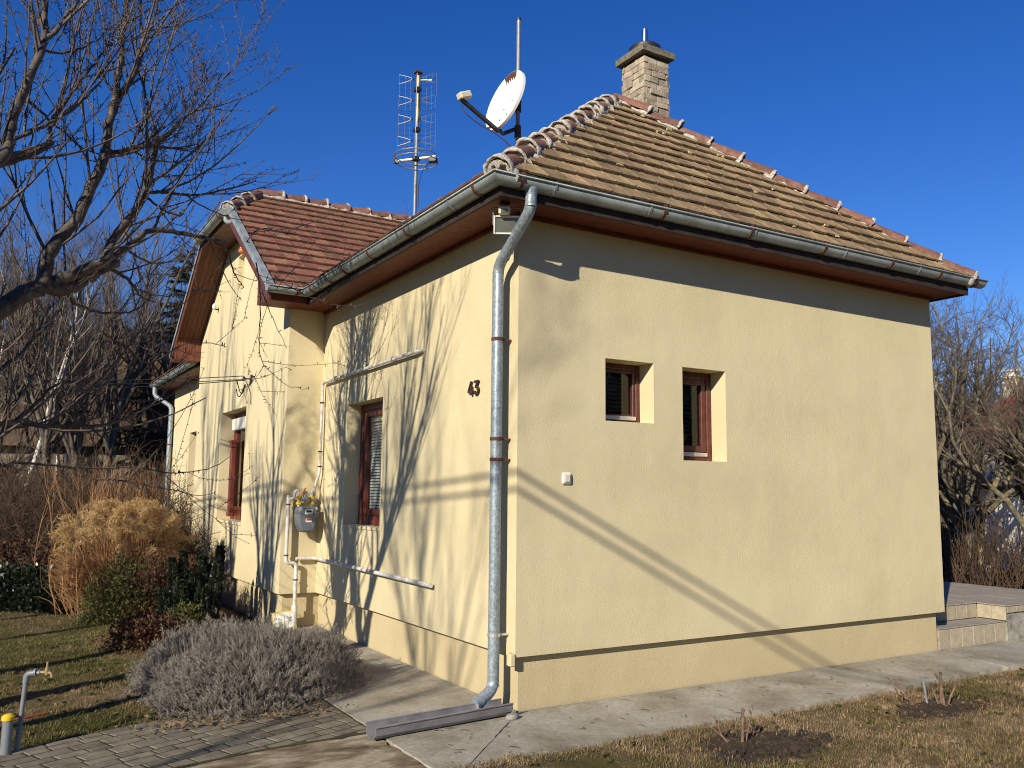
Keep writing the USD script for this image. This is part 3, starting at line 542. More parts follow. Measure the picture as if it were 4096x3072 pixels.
# ------------------------------------------------------------------ gutters and downpipes
RG = .074
th = np.radians(np.linspace(0, -180, 15))
outer = np.stack([RG * np.cos(th), RG * np.sin(th)], 1); inner = np.stack([(RG - .004) * np.cos(th), (RG - .004) * np.sin(th)], 1)
outer[-1, 1] += .02; inner[-1, 1] += .02
prof = np.vstack([outer, inner[::-1]])
def gutter(pathpts, label, brackets, seams, cap=(True, True), mat_=None):
    g = UsdGeom.Xform.Define(stage, path_for("gutter", pp(house))).GetPrim(); tag(g, label); pathpts = [np.array(p, float) for p in pathpts]; mt = mat_ or M["zinc"]
    bead = []
    obj("trough", fix(sweep(prof, pathpts)), mt, g, smooth=40)
    lipp = sweep(np.array([[RG + .006 + .009 * math.cos(t), .0 + .009 * math.sin(t)] for t in np.linspace(0, 2 * np.pi, 9)[:-1]]), pathpts)
    obj("rolled_lip", fix(lipp), mt, g, smooth=60)
    for e, on in ((0, cap[0]), (-1, cap[1])):
        if on:
            d = unit(pathpts[1] - pathpts[0]) if e == 0 else unit(pathpts[-1] - pathpts[-2]); rgt = np.array([d[1], -d[0], 0])
            P = sg.Polygon(outer); obj("end_cap", fix(xf(extr(P, .004), frame(pathpts[e] - d * .002, rgt, Z_, np.cross(rgt, Z_)))), mt, g)
    def section(pt, d, grow, w, start=14):
        rgt = np.array([d[1], -d[0], 0]); t2 = np.radians(np.linspace(start, -178, 17)); o = np.stack([(RG + grow + .004) * np.cos(t2), (RG + grow + .004) * np.sin(t2)], 1); i_ = np.stack([(RG + .001) * np.cos(t2), (RG + .001) * np.sin(t2)], 1)
        o[0] += (0, .012)
        return fix(sweep(np.vstack([o, i_[::-1]]), [pt - d * w / 2, pt + d * w / 2]))
    for p, d in brackets: obj("bracket", section(np.array(p, float), unit(d), .006, .028), M["rust"], g)
    for p, d in seams: obj("joint", section(np.array(p, float), unit(d), .0015, .018, 2), M["zinc"], g)
    return g
GZ_ = 3.975
gS = [(-.90, 4.09, GZ_), (-.422, 4.09, GZ_), (-.422, -.387, GZ_), (5.80, -.387, GZ_ + .03)]
gz = lambda x: GZ_ + .03 * (x + .42) / 6.2
g1 = gutter(gS, "long galvanised eaves gutter turning the near corner", [((x, -.387, gz(x)), X_) for x in (-.25, 1.14, 2.15, 3.13, 4.14, 4.95, 5.62)] + [((-.422, y, GZ_), -Y_) for y in (-.12, 1.16, 2.04, 2.75, 3.22, 3.8)] + [((-.56, 4.09, GZ_), X_)], [((x, -.387, gz(x)), X_) for x in (.05, .99, 2.2, 3.43, 4.6)] + [((-.422, y, GZ_), -Y_) for y in (.3, 1.5, 2.6, 3.6)])
g2 = gutter([(-.422, 15.25, GZ_ - .02), (-.422, 10.52, GZ_ - .02)], "short gutter along the eave beyond the wing", [((-.422, y, GZ_ - .02), -Y_) for y in (11.2, 12.2, 13.3, 14.4)], [((-.422, 12.8, GZ_ - .02), -Y_)])
g3 = gutter([(-.93, 8.22, 5.53), (-.93, 6.42, 5.53)], "small gutter high on the clipped gable of the wing", [((-.93, y, 5.53), -Y_) for y in (6.6, 8.0)], [((-.93, 7.3, 5.53), -Y_)])
obj("gutter_outlet", pipe([(-.91, 6.47, 5.50), (-.90, 6.45, 5.38), (-.87, 6.30, 5.32), (-.80, 6.16, 5.36)], .032, 12, .06), M["zinc"], house, smooth=40)
dp = UsdGeom.Xform.Define(stage, path_for("downpipe", pp(house))).GetPrim(); tag(dp, "galvanised downpipe at the near corner of the house")
DX, DY = -.125, .112
obj("pipe", pipe([(-.135, -.387, 3.925), (-.135, -.387, 3.765), (DX, DY, 3.43), (DX, DY, .16), (-.33, .03, .085)], .0445, 18, .075, 7), M["zincpipe"], dp, smooth=40)
obj("spigot", pipe([(-.135, -.387, 3.945), (-.135, -.387, 3.87)], np.array([.062, .046]), 16), M["zincpipe"], dp, smooth=40)
for c, d in (((-.135, -.387, 3.79), Z_), ((-.13, -.29, 3.70), unit((0, .83, -.56))), ((-.125, .02, 3.49), unit((0, .83, -.56))), ((DX, DY, 3.38), Z_), ((DX, DY, 3.32), Z_), ((DX, DY, .60), Z_), ((DX, DY, .19), Z_), ((-.275, .052, .104), unit((-.9, -.35, -.3))), ((-.13, -.13, 3.592), unit((0, .83, -.56)))):
    obj("pipe_joint", ringband(c, d, .0465, .014), M["zincpipe"], dp, smooth=40)
for z in (2.84, 2.05, 1.89, .56):
    obj("clamp", cat(ringband((DX, DY, z), Z_, .049, .026), box(DX + .04, -.002, DY - .02 + .005, DY + .005, z - .008, z + .008)), M["rust"] if z > 1 else M["alu"], dp)
dp2 = UsdGeom.Xform.Define(stage, path_for("downpipe", pp(house))).GetPrim(); tag(dp2, "galvanised downpipe at the far end of the side wall")
obj("pipe", pipe([(-.422, 14.98, 3.9), (-.422, 14.98, 3.70), (-.08, 14.80, 3.45), (-.08, 14.80, .12)], .05, 14, .08), M["zincpipe"], dp2, smooth=40)
for z in (2.6, 1.2): obj("clamp", ringband((-.08, 14.8, z), Z_, .056, .03), M["rust"], dp2)
# ------------------------------------------------------------------ chimney of separate bricks
ch = UsdGeom.Xform.Define(stage, path_for("chimney", pp(house))).GetPrim()
cx0, cx1, cy0, cy1, cz0, cz1 = 3.205, 3.615, 2.25, 2.69, 5.45, 7.14
obj("mortar_core", box(cx0 + .012, cx1 - .012, cy0 + .012, cy1 - .012, cz0, cz1), M["brickmortar"], ch)
r = np.random.default_rng(9); z, row = cz0, 0
while z < cz1 - .03:
    hgt = .078 + r.uniform(-.006, .008); hgt = min(hgt, cz1 - z)
    for fx, (a0, a1) in enumerate(((cx0, cx1), (cy0, cy1), (cx0, cx1), (cy0, cy1))):
        s = a0 - (.11 if row % 2 else 0)
        while s < a1 - .02:
            wd = r.choice([.21, .21, .13, .17]); b0, b1 = max(s, a0), min(s + wd, a1)
            if b1 - b0 > .03 and (b1 + b0 or True):
                proud = r.normal(.004, .006) - (.008 if r.random() < .12 else 0); dpt = .055; g = .006
                lo = np.array([b0 + g, -proud, z + g * .7]); hi = np.array([b1 - g, dpt, z + hgt - g * .7])
                pts = np.array([[lo[0] if i & 1 else hi[0], lo[1] if i & 2 else hi[1], lo[2] if i & 4 else hi[2]] for i in range(8)]) + r.normal(0, .0035, (8, 3))
                if fx == 0: P = np.stack([pts[:, 0], cy0 + pts[:, 1], pts[:, 2]], 1)
                elif fx == 1: P = np.stack([cx0 + pts[:, 1], pts[:, 0], pts[:, 2]], 1)
                elif fx == 2: P = np.stack([pts[:, 0], cy1 - pts[:, 1], pts[:, 2]], 1)
                else: P = np.stack([cx1 - pts[:, 1], pts[:, 0], pts[:, 2]], 1)
                obj("brick", trimesh.convex.convex_hull(P), M["brick"], ch)
            s += wd
    z += hgt; row += 1
v, f = cat(*[trimesh.creation.box((.53, .56, .085)).subdivide().subdivide().subdivide()]); v = lump(v, .008, 9, 3) + ((cx0 + cx1) / 2, (cy0 + cy1) / 2, 7.215)
obj("cap_slab", (v, f), M["capstone"], ch)
obj("flue_collar", pipe([((cx0 + cx1) / 2, (cy0 + cy1) / 2, 7.255), ((cx0 + cx1) / 2, (cy0 + cy1) / 2, 7.37), ((cx0 + cx1) / 2, (cy0 + cy1) / 2, 7.40)], np.array([.205, .205, .17]), 28), M["black"], ch, smooth=40)
obj("flue_pipe", pipe([((cx0 + cx1) / 2, (cy0 + cy1) / 2, 7.3), ((cx0 + cx1) / 2, (cy0 + cy1) / 2, 7.63)], .045, 20), M["steel"], ch, smooth=40)
# ------------------------------------------------------------------ terrace and steps beyond the end wall
ter = thing("terrace", "raised tiled terrace with steps at the far corner of the house", "terrace")
obj("base", cat(box(5.45, 8.62, .41, 7, -.2, .36), box(6.71, 8.62, .06, .41, -.2, .30)), M["stone"], ter)
obj("step_core", box(5.40, 6.68, .095, .40, -.2, .19), M["mortar"], ter)
def tilegrid(axis, x0, x1, y0, y1, c, w, h, mt, th_=.012, g=.002, seed=0):
    r = np.random.default_rng(seed); nx, ny = max(1, round((x1 - x0) / w)), max(1, round((y1 - y0) / h))
    for a in range(nx):
        for b in range(ny):
            xa, xb = x0 + (x1 - x0) * a / nx + g, x0 + (x1 - x0) * (a + 1) / nx - g; ya, yb = y0 + (y1 - y0) * b / ny + g, y0 + (y1 - y0) * (b + 1) / ny - g; d = r.normal(0, .0012)
            if axis == "z": m_ = box(xa, xb, ya, yb, c - th_, c + d, .002)
            elif axis == "y": m_ = box(xa, xb, c + d, c + th_, ya, yb, .002)
            else: m_ = box(c + d, c + th_, xa, xb, ya, yb, .002)
            obj("tile", m_, mt, ter)
tilegrid("y", 5.42, 6.70, -.02, .195, .075, .2, .215, M["steptile"], seed=1)
tilegrid("z", 5.42, 6.70, .072, .385, .21, .32, .32, M["deck"], seed=2)
tilegrid("y", 5.46, 6.66, .212, .372, .385, .2, .16, M["steptile"], seed=3)
tilegrid("x", .045, .385, .215, .372, 6.675, .18, .16, M["steptile"], seed=4)
tilegrid("y", 6.70, 8.62, .30, .372, .04, .2, .08, M["steptile"], seed=5)
tilegrid("z", 5.46, 8.63, .386, 4.4, .388, .40, .40, M["deck"], seed=6)
tilegrid("z", 6.664, 8.63, .035, .382, .388, .40, .36, M["deck"], seed=7)
# ------------------------------------------------------------------ things fixed to the house
num = thing("house_number", "dark metal house number 43 on the cream side wall", "house number")
def digits():
    for ch_, y in (("4", .795), ("3", .69)):
        v, f, _ = meshkit.arrays(meshkit.text_mesh(ch_, .115, .016, bold=True)); v[:, 0] *= .95
        obj("digit", xf((v, f), frame((-.010, y, 2.458), -Y_, Z_, -X_)), M["digit"], num)
        obj("pin", box(-.011, .002, y - .05, y - .04, 2.50, 2.51), M["digit"], num)
digits()
bell = thing("wall_switch", "small white square switch on the end wall near the corner", "switch")
obj("plate", box(.415, .505, -.022, 0, 1.705, 1.80, .012), M["white"], bell); obj("rocker", box(.434, .486, -.030, -.0215, 1.722, 1.783, .006), M["cream"], bell)
fl = thing("floodlight", "cream floodlight with motion sensor under the eaves at the corner", "floodlight")
LX = frame((-.19, -.13, 3.70), unit((.86, -.50, 0)), unit((-.16, -.27, .95)), unit(np.cross(unit((.86, -.5, 0)), unit((-.16, -.27, .95)))))
obj("housing", fix(xf(hullbox([(x, y, z) for x, y, z in [(-.10, -.068, .03), (.10, -.068, .03), (.10, .068, .03), (-.10, .068, .03), (-.06, -.045, -.05), (.06, -.045, -.05), (.06, .045, -.05), (-.06, .045, -.05)]]), LX)), M["cream"], fl)
obj("rim", xf(bars(-.105, .105, -.072, .072, .014, .028, .046), LX), M["white"], fl)
obj("lens", xf(box(-.092, .092, -.058, .058, .0305, .034), LX), M["lampglass"], fl)
obj("cradle", cat(xf(pipe([(-.108, 0, 0), (-.108, .13, -.01), (.108, .13, -.01), (.108, 0, 0)], .006, 8, .01), LX)), M["greymetal"], fl)
obj("bracket", cat(pipe([(-.235, -.165, 3.858), (-.19, -.13, 3.80)], .016, 10), box(-.27, -.20, -.19, -.14, 3.842, 3.859, .004)), M["black"], fl)
SXF = frame((-.255, -.195, 3.785), unit((.86, -.50, 0)), unit((-.1, -.17, .98)), unit(np.cross(unit((.86, -.5, 0)), unit((-.1, -.17, .98)))))
obj("sensor", xf(box(-.045, .045, -.032, .036, -.055, .03, .012), SXF), M["cream"], fl); obj("sensor_lens", xf(box(-.026, .026, -.018, .012, .0285, .034, .004), SXF), M["lampglass"], fl)
sir = thing("alarm_siren", "white alarm box with orange lamp under the clipped gable", "siren")
obj("case", box(WX - .075, WX, 6.98, 7.16, 5.17, 5.42, .012), M["white"], sir)
obj("lamp", xf(trimesh.creation.icosphere(2, .062), trimesh.transformations.translation_matrix((WX - .05, 7.07, 5.155)) @ np.diag([1, 1, .8, 1])), M["orange"], sir, smooth=True)
vs = thing("gable_light", "tiny white lamp fixed to the gable wall of the wing", "lamp")
obj("arm", pipe([(WX, 8.7, 4.56), (WX - .06, 8.7, 4.56)], .012, 8), M["black"], vs); obj("bulb", xf(trimesh.creation.icosphere(2, .034), trimesh.transformations.translation_matrix((WX - .075, 8.7, 4.60)) @ np.diag([1, 1, 1.6, 1])), M["white"], vs, smooth=True)
# gas pipes and meter in the corner between wall and wing
gp = thing("gas_pipe", "white painted gas pipe running along the side wall by the meter", "pipe")
obj("lower_run", pipe([(-.40, 4.585, 1.57), (-.40, 4.585, .765), (-.275, 4.585, .765), (-.275, 4.585, -.02)], .0225, 14, .05), M["pipew"], gp, smooth=40)
obj("wall_run", pipe([(-.275, 4.60, .815), (-.045, 4.60, .815), (-.045, 1.38, .80)], .021, 14, .05), M["pipew"], gp, smooth=40)
obj("riser", pipe([(-.085, 4.575, 1.52), (-.085, 4.575, 1.68), (-.05, 4.52, 1.85), (-.05, 4.52, 2.945), (-.05, 1.76, 2.975), (.02, 1.71, 2.98)], .0185, 14, .05), M["pipew"], gp, smooth=40)
obj("ground_sleeve", pipe([(-.275, 4.585, .27), (-.275, 4.585, -.05)], .036, 14), M["pipew"], gp, smooth=40)
for p, a in (((-.40, 4.585, 1.46), Z_), ((-.40, 4.585, .86), Z_), ((-.275, 4.585, .57), Z_), ((-.05, 4.52, 2.70), Z_), ((-.05, 4.52, 2.1), Z_), ((-.05, 4.52, 1.92), Z_), ((-.05, 4.05, 2.953), Y_), ((-.05, 3.2, 2.962), Y_), ((-.05, 2.35, 2.97), Y_)):
    obj("clip", ringband(p, a, .028, .016), M["rust"] if a is Z_ else M["greymetal"], gp)
for y in (2.2, 3.6): obj("clip", ringband((-.045, y, .807), Y_, .026, .014), M["pipew"], gp)
gm = thing("gas_meter", "grey domed gas meter with yellow fittings on the wing wall", "meter")
body = [(-.325, 1.40), (-.30, 1.44), (-.13, 1.44), (-.105, 1.40), (-.10, 1.30), (-.115, 1.22), (-.145, 1.155), (-.165, 1.135), (-.265, 1.135), (-.285, 1.155), (-.315, 1.22), (-.33, 1.30)]
hull = trimesh.convex.convex_hull(np.array([(x, y, z) for x, z in body for y in (4.40, 4.56)] + [(x * .86 - .03, 4.375, 1.29 + (z - 1.29) * .86) for x, z in body]))
obj("casing", hull, M["meter"], gm); obj("seam_flange", cat(box(-.335, -.095, 4.372, 4.57, 1.318, 1.33, .003)), M["greymetal"], gm)
obj("dial_plate", box(-.255, -.165, 4.366, 4.378, 1.345, 1.405, .004), M["white"], gm); obj("dial", box(-.243, -.18, 4.362, 4.367, 1.372, 1.394), M["black"], gm)
obj("label", box(-.245, -.175, 4.3705, 4.3755, 1.255, 1.30), M["white"], gm); obj("label_band", box(-.24, -.18, 4.3665, 4.3705, 1.276, 1.298), M["redlabel"], gm)
obj("paper_tag", box(-.16, -.105, 4.39, 4.395, 1.40, 1.43), M["white"], gm)
obj("regulator", cat(xf(trimesh.creation.cylinder(.062, .05, sections=24), trimesh.transformations.translation_matrix((-.215, 4.53, 1.525))), xf(trimesh.creation.cylinder(.025, .09, sections=16), trimesh.transformations.translation_matrix((-.215, 4.53, 1.575)))), M["greymetal"], gm)
obj("connection", cat(pipe([(-.40, 4.585, 1.53), (-.34, 4.56, 1.53), (-.335, 4.54, 1.62), (-.295, 4.53, 1.63), (-.29, 4.53, 1.44)], .017, 12, .03), pipe([(-.135, 4.53, 1.44), (-.135, 4.53, 1.62), (-.085, 4.57, 1.62), (-.085, 4.575, 1.52)], .017, 12, .03)), M["pipew"], gm, smooth=40)
for x in (-.29, -.135):
    for z in (1.475, 1.545): obj("union_nut", xf(trimesh.creation.cylinder(.034, .03, sections=6), trimesh.transformations.translation_matrix((x, 4.53, z))), M["yellow"], gm)
obj("valve_lever", hullbox([(x + (z - 1.55) * .5, y, z) for x in (-.285, -.265) for y in (4.50, 4.508) for z in (1.55, 1.66)]), M["orange"], gm)
sg_ = thing("gas_sign", "small white sign with yellow border leaning at the wall foot", "sign", (-.385, 4.56, 0), -3)
TS = trimesh.transformations.rotation_matrix(-.16, [1, 0, 0]) @ trimesh.transformations.rotation_matrix(-.12, [0, 1, 0])
obj("board", xf(box(-.14, .14, -.004, .004, .0, .215), TS), M["yellow"], sg_); obj("face", xf(box(-.125, .125, -.007, -.0042, .015, .20), TS), M["white"], sg_)
obj("diagram", xf(cat(box(-.105, .105, -.0085, -.0072, .088, .091), box(.005, .008, -.0085, -.0072, .091, .150), box(-.085, -.079, -.0085, -.0072, .125, .15), box(-.060, -.055, -.0085, -.0072, .12, .145), box(.045, .049, -.0085, -.0072, .125, .15)), TS), M["black"], sg_, kind="stuff")
anc = thing("cable_anchor", "wall hook with coiled cables on the wing front", "anchor")
obj("hook", cat(pipe([(WX + .02, 6.36, 3.16), (WX - .10, 6.38, 3.16)], .011, 8), box(WX - .012, WX, 6.32, 6.42, 3.10, 3.22, .003), box(WX - .12, WX - .09, 6.36, 6.42, 3.13, 3.19, .006)), M["black"], anc)
loop = [(WX - .10 - .05 * math.cos(t), 6.42 + .14 + .13 * math.sin(t), 3.10 + .075 * math.sin(2 * t) - .02 * t) for t in np.linspace(0, 7, 40)]
obj("cable_loop", cat(pipe(loop, .007, 6), pipe([(WX - .1, 6.36, 3.15), (WX - .06, 6.30, 3.05), (WX - .02, 6.31, 2.95), (WX - .015, 6.31, 2.80)], .006, 6, .03)), M["rubber"], anc)
for k, (dy, dz) in enumerate(((0, 0), (.03, -.03), (.0, .16))):
    a, b = np.array([WX - .11, 6.40 + dy, 3.15 + dz * .3]), np.array([-14.0, 15.5 + dy * 8, 5.2 + dz * 4]); ts = np.linspace(0, 1, 30)[:, None]
    p = a + (b - a) * ts - Z_ * (.75 * 4 * ts * (1 - ts)) * (1 + .1 * k)
    tag(obj("service_cable", pipe(p, .006, 6), M["rubber"]), ("lower dark service cable from the wing wall hook toward the left trees", "dark service cable just beside the lower one at the wing hook", "uppermost service cable running left from the wing wall hook")[k], "cable")
# rain channel on the ground under the downpipe
rc = thing("rain_channel", "grey half-round rain channel lying on the concrete under the downpipe", "channel")
pr = [(-.078, .088), (-.066, .03), (-.038, .004), (.038, .004), (.066, .03), (.078, .088)]; pin = [(a * .95, b + .004) for a, b in pr]
CH0, CH1 = np.array([-.09, -.035, .012]), np.array([-1.20, -.125, .0])
obj("trough", fix(sweep(np.array(pr + pin[::-1]), [CH0, CH1])), M["channel"], rc, smooth=35)
for s in (-1, 1): obj("rim", fix(sweep(np.array([(s * .078 + .007 * math.cos(t), .088 + .007 * math.sin(t)) for t in np.linspace(0, 2 * np.pi, 9)[:-1]]), [CH0, CH1])), M["channel"], rc, smooth=60)
st = trimesh.creation.icosphere(2, 1); v = lump(st.vertices * (.055, .04, .028), .012, 14, 4)
tag(obj("stone", (v + (-.10, -.13, .015), st.faces), M["stone"]), "small grey stone propping the near end of the rain channel", "stone")
# ------------------------------------------------------------------ roof-top dish and aerial
def wroof(x): return 3.98 + WSL * (x + .49)
dd = thing("satellite_dish", "white satellite dish with peeling top on the roof mast", "satellite dish")
DP = np.array([.80, 1.35])
obj("mast", pipe([(*DP, wroof(.8) - .05), (*DP, 6.43)], .021, 14), M["greymetal"], dd, smooth=40); obj("mast_cap", ringband((*DP, 6.43), Z_, .024, .02), M["black"], dd)
nrm = unit((-.955, -.06, .27)); dup = unit(Z_ - nrm * nrm[2]); dsd = np.cross(dup, nrm); DC = np.array([.63, 1.33, 5.51])
rr_ = np.linspace(0, 1, 11)[1:]; nA = 44; th = np.arange(nA) / nA * 2 * np.pi
def dishpt(r_, t, off=0.0): return DC + dsd * (r_ * np.cos(t) * .29) + dup * (r_ * np.sin(t) * .315) + nrm * (.052 * (r_ ** 2 - 1) + off)
Vf = [dishpt(0, 0)] + [dishpt(a, t) for a in rr_ for t in th] + [dishpt(1.045, t, .0) for t in th] + [dishpt(1.05, t, -.028) for t in th] + [dishpt(a, t, -.008) for a in rr_[::-1] for t in th] + [dishpt(0, 0, -.008)]
Ff = [[0, 1 + k, 1 + (k + 1) % nA] for k in range(nA)]; nr = len(rr_) * 2 + 2
for a in range(nr - 1):
    for k in range(nA):
        p, q = 1 + a * nA + k, 1 + a * nA + (k + 1) % nA; Ff += [[p, p + nA, q + nA], [p, q + nA, q]]
last = len(Vf) - 1; Ff += [[last, 1 + (nr - 1) * nA + (k + 1) % nA, 1 + (nr - 1) * nA + k] for k in range(nA)]
obj("reflector", fix((np.array(Vf), ids(Ff))), M["dishw"], dd, smooth=50)
tt = np.linspace(1.25, 1.95, 15); low = .83 + .045 * np.sin(np.arange(15) * 2.1) + .03 * np.cos(np.arange(15) * 4.3)
pv = [dishpt(l_, t, .003) for l_, t in zip(low, tt)] + [dishpt(1.03, t, .003) for t in tt]
obj("peeled_patch", fix((np.array(pv + [p - nrm * .002 for p in pv]), ids([[i, i + 1, i + 16] for i in range(14)] + [[i, i + 16, i + 15] for i in range(14)] + [[30 + i, 46 + i, 31 + i] for i in range(14)] + [[30 + i, 45 + i, 46 + i] for i in range(14)]))), M["rust"], dd)
for u_, w_ in ((-.05, -.06), (.07, .0), (-.04, -.2), (.06, -.17)):
    obj("rivet", ringband(DC + dsd * u_ + dup * w_ + nrm * (.052 * ((u_ / .275) ** 2 + (w_ / .3) ** 2 - 1) + .002), nrm, .007, .006, 10), M["black"], dd)
B0 = DC - dup * .345 - nrm * .03; LNB = DC + nrm * .45 - dup * .26
obj("arm", fix(xf(box(-.016, .016, -.016, .016, 0, float(np.linalg.norm(LNB - B0))), frame(B0, dsd, unit(np.cross(unit(LNB - B0), dsd)), unit(LNB - B0)))), M["black"], dd)
fd = unit(DC - LNB)
obj("receiver", cat(xf(box(-.032, .032, -.04, .05, -.10, .03, .01), frame(LNB + Z_ * .03, np.cross(unit(fd + dup * .2), dsd) * 1.0, dsd, unit(np.cross(np.cross(unit(fd + dup * .2), dsd), dsd)))),), M["cream"], dd)
obj("feed_horn", pipe([LNB + Z_ * .03, LNB + Z_ * .035 + fd * .075, LNB + Z_ * .035 + fd * .10], np.array([.022, .03, .03]), 14), M["alu"], dd, smooth=40)
obj("mount_bracket", cat(pipe([B0 + dup * .02, B0 - nrm * .05, np.array([*DP, B0[2] + .10])], .02, 8), pipe([DC - nrm * .09 + dup * .02, np.array([*DP, DC[2] - .02])], .03, 8), ringband((*DP, B0[2] + .06), Z_, .034, .12)), M["black"], dd)
obj("mast_sleeve", ringband((*DP, DC[2]), Z_, .034, .14), M["black"], dd)
obj("lead", cat(pipe([LNB - Z_ * .06, LNB - Z_ * .14 + fd * .05, LNB * .55 + B0 * .45 - Z_ * .10, B0 - Z_ * .04, np.array([DP[0] - .02, DP[1], B0[2] - .15])], .005, 6, .08)), M["rust"], dd)
an = thing("tv_antenna", "tall mast aerial with two grid panels and a ring dipole", "antenna")
AP = np.array([.30, 2.69]); AZ0 = wroof(.3) - .06
obj("mast", pipe([(*AP, AZ0), (AP[0] + .01, AP[1] + .015, 5.9)], .019, 12), M["greymetal"], an, smooth=40); obj("upper_mast", pipe([(AP[0] + .012, AP[1] + .012, 5.72), (AP[0] + .015, AP[1] + .02, 6.30)], .023, 12), M["brass"], an, smooth=40)
obj("mast_plate", box(AP[0] - .04, AP[0] + .05, AP[1] - .03, AP[1] + .04, 6.29, 6.31, .003), M["rust"], an)
ah = unit((.80, -.60, 0)); av = np.cross(Z_, ah)          # panel's width and the way behind it
for z0 in (5.87, 5.40):
    wires = []
    C0 = np.array([AP[0], AP[1], z0]) + av * .05
    for k in range(8):
        c = C0 + ah * (-.21 + .06 * k); bend = .05 if k in (0, 7) else 0
        wires.append((np.array([c - av * bend, c + Z_ * .2 - av * bend, c + Z_ * .42 - av * bend]), np.full(3, .0015)))
    for k in range(8):
        c = C0 + Z_ * (.06 * k); wires.append((np.array([c - ah * .21 - av * .05, c - ah * .15, c + ah * .15, c + ah * .21 - av * .05]), np.full(4, .0014)))
    obj("reflector_grid", tubes(wires, 4), M["black"], an)
    for dz in (.08, .33):
        C1 = np.array([AP[0], AP[1], z0 + dz]) - av * .05
        for s in (-1, 1):
            obj("dipole", tubes([(np.array([C1 + ah * s * .04, C1 + ah * s * .11 + Z_ * e * .03, C1 + ah * s * .20 + Z_ * e * .055]), np.array([.0022, .0028, .0022])) for e in (-1, 1)], 5), M["brass"], an)
            obj("insulator", xf(trimesh.creation.icosphere(1, .012), trimesh.transformations.translation_matrix(C1 + ah * s * .045)), M["black"], an)
    obj("boom", pipe([np.array([AP[0], AP[1], z0 + .03]) - av * .045, np.array([AP[0], AP[1], z0 + .40]) - av * .045], .0045, 8), M["greymetal"], an)
    obj("clamp", box(AP[0] - .035, AP[0] + .035, AP[1] - .035, AP[1] + .035, z0 + .2, z0 + .25, .006), M["black"], an)
obj("amplifier_tube", pipe([np.array([AP[0], AP[1], 6.21]) + ah * .03, np.array([AP[0], AP[1], 6.20]) + ah * .16], .010, 10), M["white"], an)
RC = np.array([AP[0], AP[1], 5.29])
for dz in (0, .055):
    obj("ring", pipe([RC + Z_ * (dz - .03) + .24 * (math.cos(t) * ah + math.sin(t) * av) for t in np.linspace(.2, 2 * np.pi - .2, 48)], .0055, 8), M["brass"], an, smooth=60)
obj("ring_boom", pipe([RC - ah * .20 + Z_ * -.02, RC + ah * .22 + Z_ * .02], .015, 10), M["white"], an, smooth=40)
obj("junction_box", xf(box(-.05, .05, -.035, .035, -.03, .03, .01), frame(RC + ah * .19 - Z_ * .02, ah, av, Z_)), M["black"], an); obj("ring_clamp", box(AP[0] - .04, AP[0] + .04, AP[1] - .035, AP[1] + .035, 5.265, 5.31, .005), M["black"], an)
obj("end_block", xf(box(-.03, .03, -.012, .012, -.03, .02, .006), frame(RC - ah * .225 - Z_ * .02, ah, av, Z_)), M["black"], an)
obj("lead", pipe([RC + ah * .17 - Z_ * .05, RC + ah * .08 - Z_ * .12, RC + ah * .035 - Z_ * .3, np.array([AP[0] + .03, AP[1] - .02, AZ0 + .2])], .004, 6, .06), M["rubber"], an)
# ------------------------------------------------------------------ garden bits
sp = thing("garden_standpipe", "bent grey water standpipe with tap by the paved path", "standpipe")
S0 = np.array([-3.225, .745, 0])
obj("riser", pipe([S0 - Z_ * .05, S0 + (.01, 0, .15), S0 + (.025, -.003, .455), S0 + (.10, -.045, .47)], .014, 14, .035), M["greypvc"], sp, smooth=40)
obj("elbow", cat(pipe([S0 + (.0235, -.002, .405), S0 + (.025, -.003, .458), S0 + (.07, -.028, .468)], .0185, 14, .03), ringband(S0 + (.075, -.031, .469), (.85, -.5, .1), .024, .012)), M["greypvc"], sp, smooth=40)
obj("lower_sleeve", pipe([S0 - Z_ * .05, S0 + (.0095, 0, .14)], .0175, 14), M["greymetal"], sp, smooth=40)
obj("tap", cat(pipe([S0 + (.10, -.045, .47), S0 + (.135, -.065, .47)], .009, 10), pipe([S0 + (.135, -.065, .455), S0 + (.135, -.065, .50)], .013, 10), pipe([S0 + (.135, -.065, .50), S0 + (.135, -.065, .535)], .006, 8), pipe([S0 + (.135, -.065, .47), S0 + (.16, -.08, .465), S0 + (.165, -.083, .44)], .009, 10, .015)), M["brass"], sp)
yp = thing("capped_post", "short grey plastic pipe post with yellow cap at the lawn edge", "post")
Q0 = np.array([-3.285, .69, 0])
obj("pipe", pipe([Q0 - Z_ * .05, Q0 + Z_ * .205], .031, 20), M["greypvc"], yp, smooth=40); obj("cap", pipe([Q0 + Z_ * .20, Q0 + Z_ * .222, Q0 + Z_ * .235], np.array([.038, .038, .02]), 20), M["yellow"], yp, smooth=30)
hz = [np.array([-3.32, .78, .012]), np.array([-3.5, .9, .02]), np.array([-3.62, 1.2, .015]), np.array([-3.5, 1.45, .012]), np.array([-3.18, 1.5, .015]), np.array([-3.02, 1.56, .02])]
tag(obj("garden_hose", pipe(hz, .009, 8, .15), M["hosered"], smooth=40), "thin reddish hose lying in the grass behind the standpipe", "hose")
